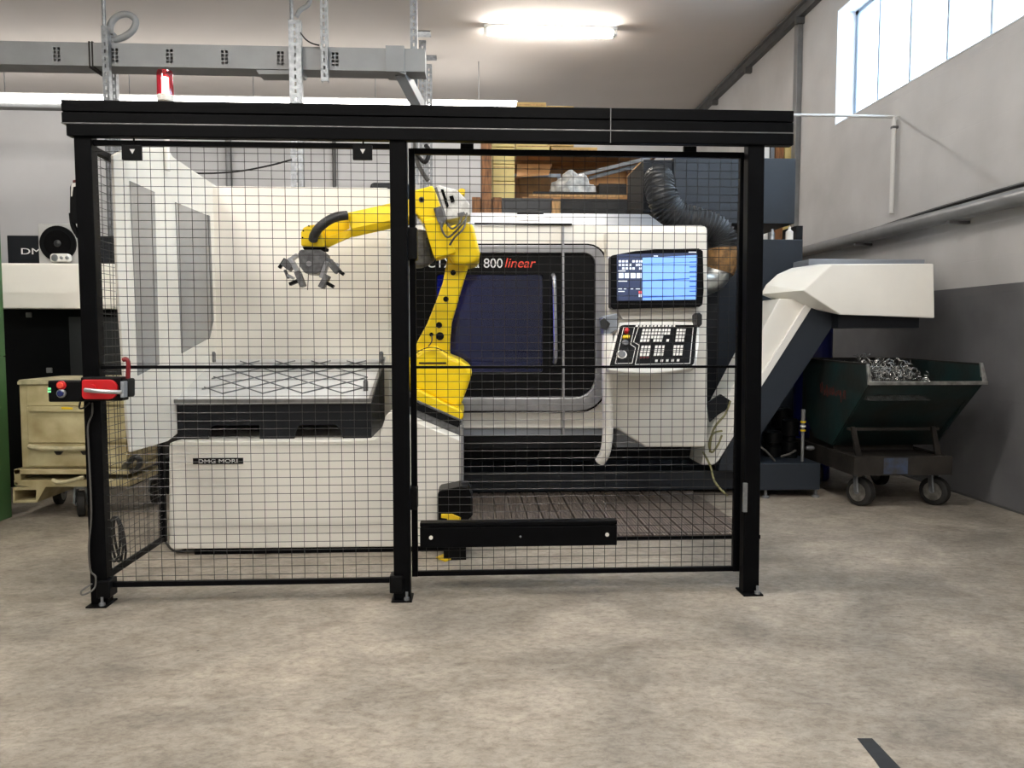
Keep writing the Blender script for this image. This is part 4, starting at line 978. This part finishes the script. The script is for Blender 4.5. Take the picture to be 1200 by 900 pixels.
d_ = P(82, 400, YM+.1); MB().box((d_.x, YM+.09, .1), (c.x, YM+.121, c.z-.06)).build('front_door', 'hose', t, 0.004)
for px, py in ((33, 369), (57, 434)):
    m_ = P(px, py, YM+.1); MB().box((m_.x-.02, YM+.1, m_.z-.02), (m_.x+.02, YM+.121, m_.z+.02)).build('knob', 'pipegrey', t, .004)
sg = MB().box((P(8, 276, 6.45).x, 6.45, zmt), (P(136, 276, 6.45).x, 6.9, P(30, 276, 6.45).z)).build('sign_box', 'slatedark', t, 0.004)
a = P(25, 298, 6.448); c = P(60, 291, 6.448)
text('DMG', 'lettering', 'ptext', sg, (a.x, 6.451, a.z), c.x-a.x, c.z-a.z, 0.003)
# loudspeaker and the small white device on top
a, c = P(44, 262, 6.2), P(93, 306, 6.2)
t = thing('loudspeaker', 'square silver loudspeaker with one big black cone on the cream machine', 'loudspeaker', ((a.x+c.x)/2, 6.3, zmt))
MB().box((a.x, 6.2, zmt+.001), (c.x, 6.42, a.z)).build('cabinet', 'speakergrey', t, 0.006)
ctr = Vector(((a.x+c.x)/2+.0, 6.2, (a.z+zmt)/2+.003)); r_ = (c.x-a.x)*.45
MB().lathe(ctr+Vector((0, .005, 0)), (0, -1, 0), [(0, r_), (.02, r_), (.02, r_*.92)], 36).build('surround', 'blackplastic', t)
MB().lathe(ctr+Vector((0, -.014, 0)), (0, -1, 0), [(0, r_*.74), (.004, r_*.74)], 32).build('cone', 'deepblack', t)
MB().lathe(ctr+Vector((0, -.018, 0)), (0, -1, 0), [(0, r_*.2), (.006, r_*.16), (.01, .002)], 20).build('dust_cap', 'hose', t)
a, c = P(58, 297, 6.15), P(81, 306.5, 6.15)
t = thing('small_radio', 'small rounded white device with round dials before the loudspeaker', 'radio', ((a.x+c.x)/2, 6.14, zmt))
MB().pp(rrect(58, 297, 81, 307, 3.5), 6.115, 6.165).build('body', 'whiteb', t, 0.012, 3)
for px, r_ in ((64, .028), (72, .014), (78.5, .014)):
    m_ = P(px, 302, 6.115); MB().lathe((m_.x, 6.117, m_.z), (0, -1, 0), [(0, r_), (.006, r_*.9), (.008, r_*.4)], 16).build('dial', 'silver', t)
# beige trolley
YT = 5.16
tr = thing('tool_trolley', 'worn beige steel tool trolley with drawers and wheels beside the green cabinet', 'trolley', (P(70, 590, YT).x, YT+.2, 0))
bd = MB().pp([(22, 447), (152, 447), (152, 548), (26, 548)], YT, YT+.5).build('body', 'beige', tr, 0.006)
MB().pp([(20, 447.5), (22, 445), (150, 444), (150, 449), (20, 451)], YT-.02, YT+.5).build('top_tray', 'beigelight', tr, 0.004)
d1 = MB().pp([(31, 477), (150, 478), (150, 519), (33, 519)], YT-.012, YT+.01).build('drawer', 'beige', bd, 0.003)
d2 = MB().pp([(31, 452), (150, 452), (150, 475.5), (31, 475.5)], YT-.012, YT+.01).build('drawer', 'beige', bd, 0.003)
d3 = MB().pp([(33, 521), (150, 521), (150, 546), (33, 546)], YT-.012, YT+.01).build('drawer', 'beige', bd, 0.003)
MB().pp([(33, 476), (104, 477), (104, 483), (33, 482)], YT-.03, YT-.011).build('drawer_lip', 'beige', d1, 0.002)
MB().pp([(72, 477), (85, 477.5), (85, 480), (72, 479.5)], YT-.032, YT-.029).build('yellow_label', 'ytag', d1)
MB().tube(smooth([P(34, 523, YT-.03), P(45, 525, YT-.04), P(80, 526, YT-.04), P(108, 525, YT-.03)], 4), .016, 10).build('drawer_handle', 'beigelight', d3)
for px in (68, 99): MB().pp([(px-5, 529), (px+5, 529), (px+2, 533), (px-2, 533)], YT-.03, YT-.011).build('catch', 'rust', d3)
bs = MB()
bs.pp([(16, 550), (152, 550), (152, 556), (16, 556)], YT-.03, YT+.52); bs.pp([(16, 563), (152, 562), (152, 570), (40, 571), (17, 569)], YT-.03, YT+.52); bs.pp([(16, 550), (24, 550), (24, 569), (17, 569)], YT-.03, YT+.52)
bsf = bs.build('base_frame', 'beige', tr, 0.004)
fb = MB(); o_ = [(15, 571), (54, 570), (43, 589), (15, 589.5)]; i_ = [(17, 574.5), (42.5, 574), (42, 586), (17, 587)]
fb.ring([P(x, y, YT-.03) for x, y in o_], [P(x, y, YT-.03) for x, y in i_], (0, .5, 0)); fb.build('fork_pocket', 'beige', bsf, .003)
MB().tube(smooth([P(62, 562, YT-.05), P(68, 565, YT-.06), P(80, 564, YT-.06), P(98, 559, YT-.05)], 4), .013, 10).build('tow_handle', 'beigelight', bsf)
g_ = PZ(93, 606)
z0_ = P(90, 571, YT).z
caster(tr, g_.x, YT+.04, .086, .05, z0_, R(25))
caster(tr, P(150, 590, YT).x+.02, YT+.40, .086, .05, z0_, R(10))
caster(tr, P(30, 590, YT).x, YT+.42, .086, .05, z0_, R(10))
# cable coil hung on the side mesh
ck = MB()
for k_ in range(3):
    pts = [P(134+7*math.cos(a_*.7)+k_*2+1.2*k_, 632+26*math.sin(a_*.7+k_*.3), 3.72+.03*k_) for a_ in range(10)]
    ck.tube(smooth(pts, 4), .006, 8)
tag(ck.build('cable_coil', 'cable'), 'tangled black cable coil hanging inside the side mesh near the floor', 'cable')
# dark connector block on the cell's left flank, dark tow loop of the trolley
q0 = PX(197, 560, P(198, 560, YC).x - .002)
cb_ = MB().box((q0.x-.09, 4.40, .30), (q0.x, 4.62, .52)).build('connector_block', 'blackplastic', cell, .01)
for z_ in (.34, .42): MB().lathe((q0.x-.09, 4.5, z_), (-1, 0, 0), [(0, .03), (.05, .03), (.06, .02)], 14).build('plug', 'hose', cb_)
MB().tube(smooth([P(143, 548, YT+.1), P(150, 543, YT-.1), P(158, 536, YT-.15), P(164, 540, YT-.15), P(160, 550, YT-.1), P(146, 552, YT+.1)], 5), .018, 8).build('tow_loop', 'hose', tr)
tag(MB().tube(smooth([PZ(193, 633, .006), PZ(200, 643, .006), PZ(208, 646, .006), PZ(218, 644, .006)], 5), .006, 8).build('floor_cable', 'cable'), 'short black cable lying on the floor at the cell base', 'cable')

# ------------------------------------------------------------------ cable duct and struts under the ceiling
YD = 7.4
dt = thing('cable_duct', 'long grey cable duct with slotted vents running below the ceiling', 'duct', (P(250, 70, YD).x, YD, P(250, 80, YD).z))
a, c = P(-60, 47, YD), P(500, 57, YD)
zd1, zd0 = P(300, 53.5, YD).z, P(300, 80.5, YD).z
xd0, xd1 = a.x-1.5, P(498, 60, YD).x
holes = []; zh = []
for px in (67, 135, 199, 263.5, 329, 393):
    m_ = P(px, 68, YD)
    for i in range(2): holes.append((m_.x - .034 + .036*i, m_.x - .008 + .036*i))
zmid = P(250, 67, YD).z
zh = [(zmid - .062 + .034*j, zmid - .038 + .034*j) for j in range(4)]
db = MB(); xx = xd0
for h0, h1 in holes:                                        # front plate: solid runs, then columns pierced by four slots
    db.box((xx, YD, zd0), (h0, YD+.006, zd1)); zz = zd0
    for z0_, z1_ in zh:
        db.box((h0, YD, zz), (h1, YD+.006, z0_)); zz = z1_
    db.box((h0, YD, zz), (h1, YD+.006, zd1)); xx = h1
db.box((xx, YD, zd0), (xd1, YD+.006, zd1))
db.box((xd0, YD+.214, zd0), (xd1, YD+.22, zd1)); db.box((xd0, YD+.006, zd1-.006), (xd1, YD+.214, zd1)); db.box((xd0, YD+.006, zd0), (xd1, YD+.214, zd0+.006)); db.box((xd1-.006, YD+.006, zd0+.006), (xd1, YD+.214, zd1-.006))
dk = db.build('duct_body', 'duct', dt)
MB().box((P(452, 60, YD).x, YD-.02, zd0-.01), (P(474, 60, YD).x, YD+.24, zd1+.02)).build('joint_cover', 'duct', dt, 0.004)
for px in (105, 108.5):
    m_ = P(px, 66, YD); MB().box((m_.x-.006, YD-.006, zd0-.02), (m_.x+.006, YD+.23, zd1+.01)).build('strap', 'rust', dk)
MB().pp([(299, 80), (356, 80), (354, 87), (303, 87)], YD+.02, YD+.2).build('duct_bracket', 'duct', dt, .003)
br = MB(); br.bar(P(469, 82, YD+.1), P(492, 126, YD+.5), .15, .1, up=(1, 0, 0)); br.build('branch_duct', 'duct', dt, .006)
MB().bar(P(464, 84, YD+.08), P(475, 88, YD+.1), .19, .06).build('branch_collar', 'duct', dt, .004)
def strut(px, y0, y1, Y, wpx, label, rodtop=True, plate=False):
    a, c = P(px, y0, Y), P(px, y1, Y); w_ = wpx/900*Y
    ztop_ = min(a.z, ZC)
    t = thing('support_strut', label, 'strut', (a.x, Y, c.z), 'perforated struts below the ceiling')
    s_ = MB(); hw = .008                                    # web pierced by a row of slots, two flanges
    s_.box((a.x-w_/2, Y, c.z), (a.x-hw, Y+.006, ztop_)); s_.box((a.x+hw, Y, c.z), (a.x+w_/2, Y+.006, ztop_))
    s_.box((a.x-w_/2, Y+.006, c.z), (a.x-w_/2+.006, Y+.06, ztop_)); s_.box((a.x+w_/2-.006, Y+.006, c.z), (a.x+w_/2, Y+.06, ztop_))
    z = c.z + .04; zz = c.z
    while z < ztop_ - .06:
        s_.box((a.x-hw, Y, zz), (a.x+hw, Y+.006, z)); zz = z + .035; z += .065
    s_.box((a.x-hw, Y, zz), (a.x+hw, Y+.006, ztop_))
    s_.build('channel', 'galv', t)
    if plate: MB().box((a.x-.10, Y-.05, ZC-.012), (a.x+.10, Y+.12, ZC)).build('ceiling_plate', 'galv', t)
    elif rodtop and ztop_ < ZC: MB().cyl((a.x-w_*.3, Y+.04, ztop_-.2), (a.x-w_*.3, Y+.04, ZC), .018, 8).build('ceiling_rod', 'galv', t)
    return t
strut(122, 30, 330, YD-.09, 7, 'tall perforated steel strut beside the curled conduit')
strut(131.5, 38, 330, YD-.02+.26, 5, 'narrow perforated strut behind the duct next to the curled conduit', False)
strut(345, 23, 240, YD-.09, 14, 'wide perforated steel strut crossing the duct before the back screen')
strut(378, -60, 95, YD-.07, 8, 'plain galvanised hanger holding the duct from the ceiling')
strut(484, -60, 215, YD+.45, 8, 'long perforated strut dropping from the ceiling behind the duct end')
strut(495, 47, 240, 9.55, 8, 'perforated strut with ceiling plate beyond the duct end', plate=True)
strut(502.5, 75, 240, 10.35, 7, 'perforated strut with ceiling plate farther back by the strip light', plate=True)
tag(MB().tube(smooth([P(129, 40, 7.45), P(130, 28, 7.45), P(138, 19, 7.45), P(150, 17, 7.45), P(159, 24, 7.45), P(156, 35, 7.45), P(146, 43, 7.45), P(134, 47, 7.45)], 6), .03, 12).build('conduit', 'duct'), 'grey flexible conduit curled in a loop above the duct', 'conduit')
tag(MB().tube(smooth([P(347, 20, 7.6), P(352, 12, 7.6), P(362, 4, 7.6), P(364, -15, 7.6), Vector((P(364, -15, 7.6).x, 7.6, ZC))], 6), .022, 10).build('conduit', 'duct'), 'grey conduit curving up to the ceiling behind the wide strut', 'conduit')
tag(MB().tube(smooth([P(352, 38, 7.30), P(358, 46, 7.31), P(366, 51, 7.33), P(374, 53, 7.36)], 5), .007, 6).build('cable', 'cable'), 'thin dark cable slung from the wide strut to the hanger', 'cable')
tag(MB().tube(smooth([P(225, 203, 7.3), P(250, 203, 7.3), P(285, 200, 7.3), P(320, 193, 7.3), P(342, 187, 7.3)], 5), .008, 6).build('cable', 'cable'), 'black cable slung behind the fence towards the wide strut', 'cable')
for pts, lb in (([(486, 165, 7.845), (488, 185, 7.78), (494, 200, 7.75), (502, 212, 7.75)], 'grey cable hanging from the long strut above the robot'), ([(488, 180, 7.74), (498, 190, 7.72), (503, 178, 7.72), (499, 170, 7.74)], 'black cable looped on the long strut above the robot')):
    tag(MB().tube(smooth(pts3(pts), 5), .022, 8).build('cable', 'greycable' if 'grey' in lb else 'cable'), lb, 'cable')
m_ = P(391.5, 190, 12.55)
tag(MB().cyl((m_.x, 12.56, .5), (m_.x, 12.56, ZC-.3), .03, 10).build('wall_conduit', 'pipedark'), 'thin dark conduit running up the back wall', 'conduit')
m_ = P(268, 190, 12.55)
tag(MB().cyl((m_.x, 12.55, .5), (m_.x, 12.55, ZC-.3), .05, 10).build('wall_pipe', 'pipegrey'), 'grey pipe running up the back wall', 'pipe')

# ------------------------------------------------------------------ right wall services
p1 = PX(1160, 240, XR-.09)
tag(MB().tube([(XR-.09, 2.5, p1.z), (XR-.09, 9.5, p1.z)], .058, 14).build('wall_pipe', 'pipegrey'), 'thick grey pipe running level along the right wall', 'pipe')
zk = PX(1180, 221, XR-.05).z
tag(MB().tube(smooth([(XR-.05, 2.5, zk), (XR-.05, 4.5, zk), (XR-.05, 6.0, zk-.01), (XR-.05, 7.4, zk-.06), (XR-.05, 9.0, zk-.10)], 6), .016, 8).build('wall_cable', 'cable'), 'black cable running above the thick grey wall pipe', 'cable')
for y, r_ in ((5.6, 1), (7.0, 1)):
    tag(MB().box((XR-.16, y-.02, p1.z-.08), (XR, y+.02, p1.z-.058)).build('pipe_bracket', 'pipedark'), 'small dark bracket carrying the thick grey wall pipe', 'bracket', 'pipe brackets on the right wall')
a = PX(1048, 137, XR-.03); c = PX(1045, 250, XR-.03)
t = thing('air_pipe', 'thin white air pipe leaving the right wall and running over to the filter cabinet', 'pipe', (XR-.03, a.y, c.z))
MB().cyl((XR-.03, a.y, c.z), (XR-.03, a.y, a.z), .02, 10).build('riser', 'pipewhite', t)
xe = P(884, 132, a.y).x
MB().tube(smooth([(XR-.03, a.y, a.z-.02), (XR-.05, a.y, a.z), (xe+.05, a.y, a.z), (xe, a.y, a.z-.05), (xe, a.y, P(860, 184, 6.6).z-.0)], 6), .012, 10).build('cross_pipe', 'pipewhite', t)
MB().box((XR-.05, a.y-.02, a.z-.10), (XR, a.y+.02, a.z-.08)).build('pipe_clip', 'pipedark', t)
a = PX(934.5, 100, XR-.03)
tag(MB().box((XR-.06, a.y-.05, 1.2), (XR, a.y+.05, PX(934, 16, XR).z)).build('wall_trunking', 'pipegrey', None, .004), 'vertical grey trunking on the right wall up to the ceiling tray', 'trunking')
tray_ = thing('ceiling_tray', 'dark grey cable tray running along the corner of right wall and ceiling', 'cable tray', (XR-.1, 8, ZC-.1))
MB().box((XR-.07, -2.0, ZC-.12), (XR, YB, ZC-.02)).build('channel', 'pipedark', tray_, .004)
MB().box((XR-.11, -2.0, ZC-.035), (XR-.07, YB, ZC-.02)).build('flange', 'pipegrey', tray_)
for y in (6.2, 8.6, 10.2, 11.6): MB().box((XR-.09, y-.03, ZC-.19), (XR, y+.03, ZC-.12)).build('bracket', 'pipedark', tray_)

# ------------------------------------------------------------------ timber rack with stored goods behind the lathe
YK = 8.3
rk_ = thing('timber_rack', 'brown timber storage rack with dark shelf boards behind the lathe', 'rack', (P(650, 250, YK).x, YK, 0))
zs = P(650, 233, YK).z; zs0 = P(650, 252, YK).z
MB().box((P(562, 240, YK).x, YK+.02, zs0), (P(760, 240, YK).x, YK+1.1, zs)).build('shelf_board', 'hose', rk_)
MB().box((P(588, 240, YK).x, YK-.02, zs0), (P(648, 240, YK).x, YK+.02, zs)).build('front_board', 'hose', rk_)
MB().box((P(657, 240, YK).x, YK-.02, zs0), (P(760, 240, YK).x, YK+.02, zs)).build('front_board', 'rust', rk_)
for x0_, x1_, top, m1 in ((563.5, 576, 160, 'wood'), (647, 657, 234, 'woodlight'), (553, 563, 231, 'wood'), (577, 588, 231, 'wood')):
    a, c = P(x0_, 200, YK-.06), P(x1_, 200, YK-.06)
    ztp = P(570, top, YK-.06).z
    MB().box((a.x, YK-.06, 0 if top in (160, 234) else zs0-.02), (c.x, YK+.02, ztp)).build('timber_post', m1, rk_, .004)
for x0_, x1_, y0_ in ((738, 752, 191),):
    MB().pp([(738, 252), (738, 203), (750, 190), (752, 192), (752, 252)], YK-.06, YK+.1).build('timber_post', 'woodlight', rk_, .004)
def carton(px0, px1, py0, py1, Y, dep, m1, label, grp='cartons on the timber rack'):
    a, c = P(px0, py0, Y), P(px1, py1, Y)
    t = thing('carton', label, 'box', ((a.x+c.x)/2, Y+dep/2, c.z), grp)
    MB().box((a.x, Y, c.z), (c.x, Y+dep, a.z)).build('box', m1, t, .004)
    MB().box((a.x+.01, Y-.0015, a.z-.035), (c.x-.01, Y+.001, a.z-.025)).build('lid_seam', 'woodlight', t)
    return a, c
# stacked pale cartons to the left (a column), big ones reaching up behind the beam
zc = [233, 212, 192, 172, 152]
for i in range(4):
    carton(577, 603, zc[i+1]+.6, zc[i], YK+.12, .5, 'palebox', ['pale yellow carton on the rack shelf at the foot of the column', 'pale yellow carton second from the foot of the column on the rack', 'pale yellow carton third from the foot of the column on the rack', 'pale yellow carton topmost of the column on the rack'][i])
carton(604.5, 644, 168, 180, YK+.45, .4, 'palebox', 'pale carton lying under the orange carton behind the top rail')
carton(646, 700, 172, 180, YK+.45, .4, 'carton', 'flat tan carton beside the pale carton below the top rail')
carton(605.5, 640, 119.5, 167, YK+.45, .4, 'carton', 'tall tan carton showing above the top rail beside the strip light end')
carton(641, 672.5, 124, 171.5, YK+.45, .4, 'carton', 'lower tan carton showing above the top rail')
# upper rack level carrying them
a, c = P(605.5, 180, YK+.4), P(770, 184, YK+.4)
MB().box((a.x, YK+.4, c.z), (c.x, YK+1.0, a.z)).build('upper_shelf', 'cartonbrown', rk_)
MB().box((P(760, 240, YK).x-.06, YK+.9, 0), (P(760, 240, YK).x, YK+1.0, a.z)).build('rear_post', 'wood', rk_)
MB().box((P(603, 240, YK+.9).x, YK+.9, 0), (P(603, 240, YK+.9).x+.06, YK+1.0, a.z)).build('rear_post', 'wood', rk_)
MB().pp([(603, 190), (740, 182), (740, 234), (603, 234)], YK+.95, YK+.97).build('rear_panel', 'cartonbrown', rk_)
# leaning boards, tube frame, bag, sheets
bx = MB().prism([P(605.5, 206, YK+.16), P(606, 192, YK+.60), P(647, 192, YK+.60), P(643, 203, YK+.16)], (0, 0, -.02))
tag(bx.build('board', 'cartonbrown'), 'wide brown board lying tilted over the tube frame on the rack', 'board')
fr = thing('tube_frame', 'grey metal tube frame standing on the rack shelf', 'frame', P(620, 232, YK+.66))
m0, m1_ = P(598.5, 206, YK+.66), P(655, 206, YK+.66)
fr_ = MB(); fr_.bar(m0, m1_, .035, .04); fr_.build('cross_tube', 'greysheet', fr, .003)
for m_ in (m0, m1_): MB().bar((m_.x, m_.y, zs), (m_.x, m_.y, m_.z+.02), .035, .035).build('leg', 'greysheet', fr, .003)
for i, (q0, q1, lb) in enumerate((((676, 206, YK+.42), (762, 185, YK+.38), 'upper grey steel bar leaning over the rack'), ((690, 209, YK+.50), (752, 193, YK+.50), 'lower grey steel bar leaning over the rack'))):
    tag(MB().bar(P(*q0), P(*q1), .03, .04).build('steel_bar', 'pipegrey', None, .003), lb, 'bar')
bgm = bmesh.new(); bmesh.ops.create_icosphere(bgm, subdivisions=4, radius=1)
rnd = random.Random(11)
ctr = P(671, 211, YK+.2); from mathutils import noise as nz
for v in bgm.verts:
    d = v.co.normalized(); k_ = 1 + .22*nz.noise(d*2.2) + .10*nz.noise(d*6)
    v.co = Vector((ctr.x + d.x*.245*k_, ctr.y + d.y*.15*k_, zs+.082 + max(0, d.z)*.235*k_))
mb_ = MB(); mb_.bm.free(); mb_.bm = bgm
for f_ in bgm.faces: f_.smooth = True
tag(mb_.build('plastic_bag', 'bag'), 'crumpled white plastic bag lying on sheets on the rack', 'bag')
for i, (x0_, x1_, y0_, y1_, m1) in enumerate(((612, 737, 230, 232.6, 'cartonbrown'), (620, 737, 227, 229.6, 'woodlight'), (625, 700, 224, 226.6, 'rust'))):
    a, c = P(x0_, y0_, YK+.03), P(x1_, y1_, YK+.03)
    base = zs + .028*i
    tag(MB().box((a.x, YK+.03, base), (c.x, YK+.6, base+.026)).build('flat_sheet', m1, None, .002), ['wide brown sheet lowest of the pile under the bag', 'pale board in the middle of the pile under the bag', 'dark sheet topmost of the pile under the bag'][i], 'sheet', 'sheets on the rack')
a, c = P(702, 215, YK+.3), P(736, 228, YK+.3)
tag(MB().box((a.x, YK+.3, zs+.056), (c.x, YK+.6, a.z)).build('parts_box', 'rust', None, .004), 'dark parts box at the right of the plastic bag on the rack', 'box')
# wood plank stack seen right of the fence post
a, c = P(905, 150, 8.75), P(928, 300, 8.75)
pk = thing('timber_stack', 'orange brown timber planks standing against the wall behind the filter cabinet', 'timber', ((a.x+c.x)/2, 8.75, 0))
for i, (x0_, x1_, m1) in enumerate(((893, 902, 'whiteb'), (903, 908, 'pipegrey'), (909, 919, 'wood'), (920, 927.5, 'palebox'))):
    q0, q1 = P(x0_, 170, 8.75), P(x1_, 170, 8.75)
    MB().box((q0.x, 8.75, 0), (q1.x, 8.83, P(910, 160-3*i, 8.75).z)).build('plank', m1, pk, .003)

# ------------------------------------------------------------------ tape on the floor
tag(MB().prism([PZ(x, y, .0005) for x, y in ((1004.5, 865.5), (1022, 865.5), (1036, 880), (1058, 903), (1038, 910), (1024, 890))], (0, 0, .0012)).build('floor_tape', 'tape'), 'strip of worn black tape stuck to the open floor', 'tape')

for o in bpy.data.objects:
    if '_o' in o: del o['_o']
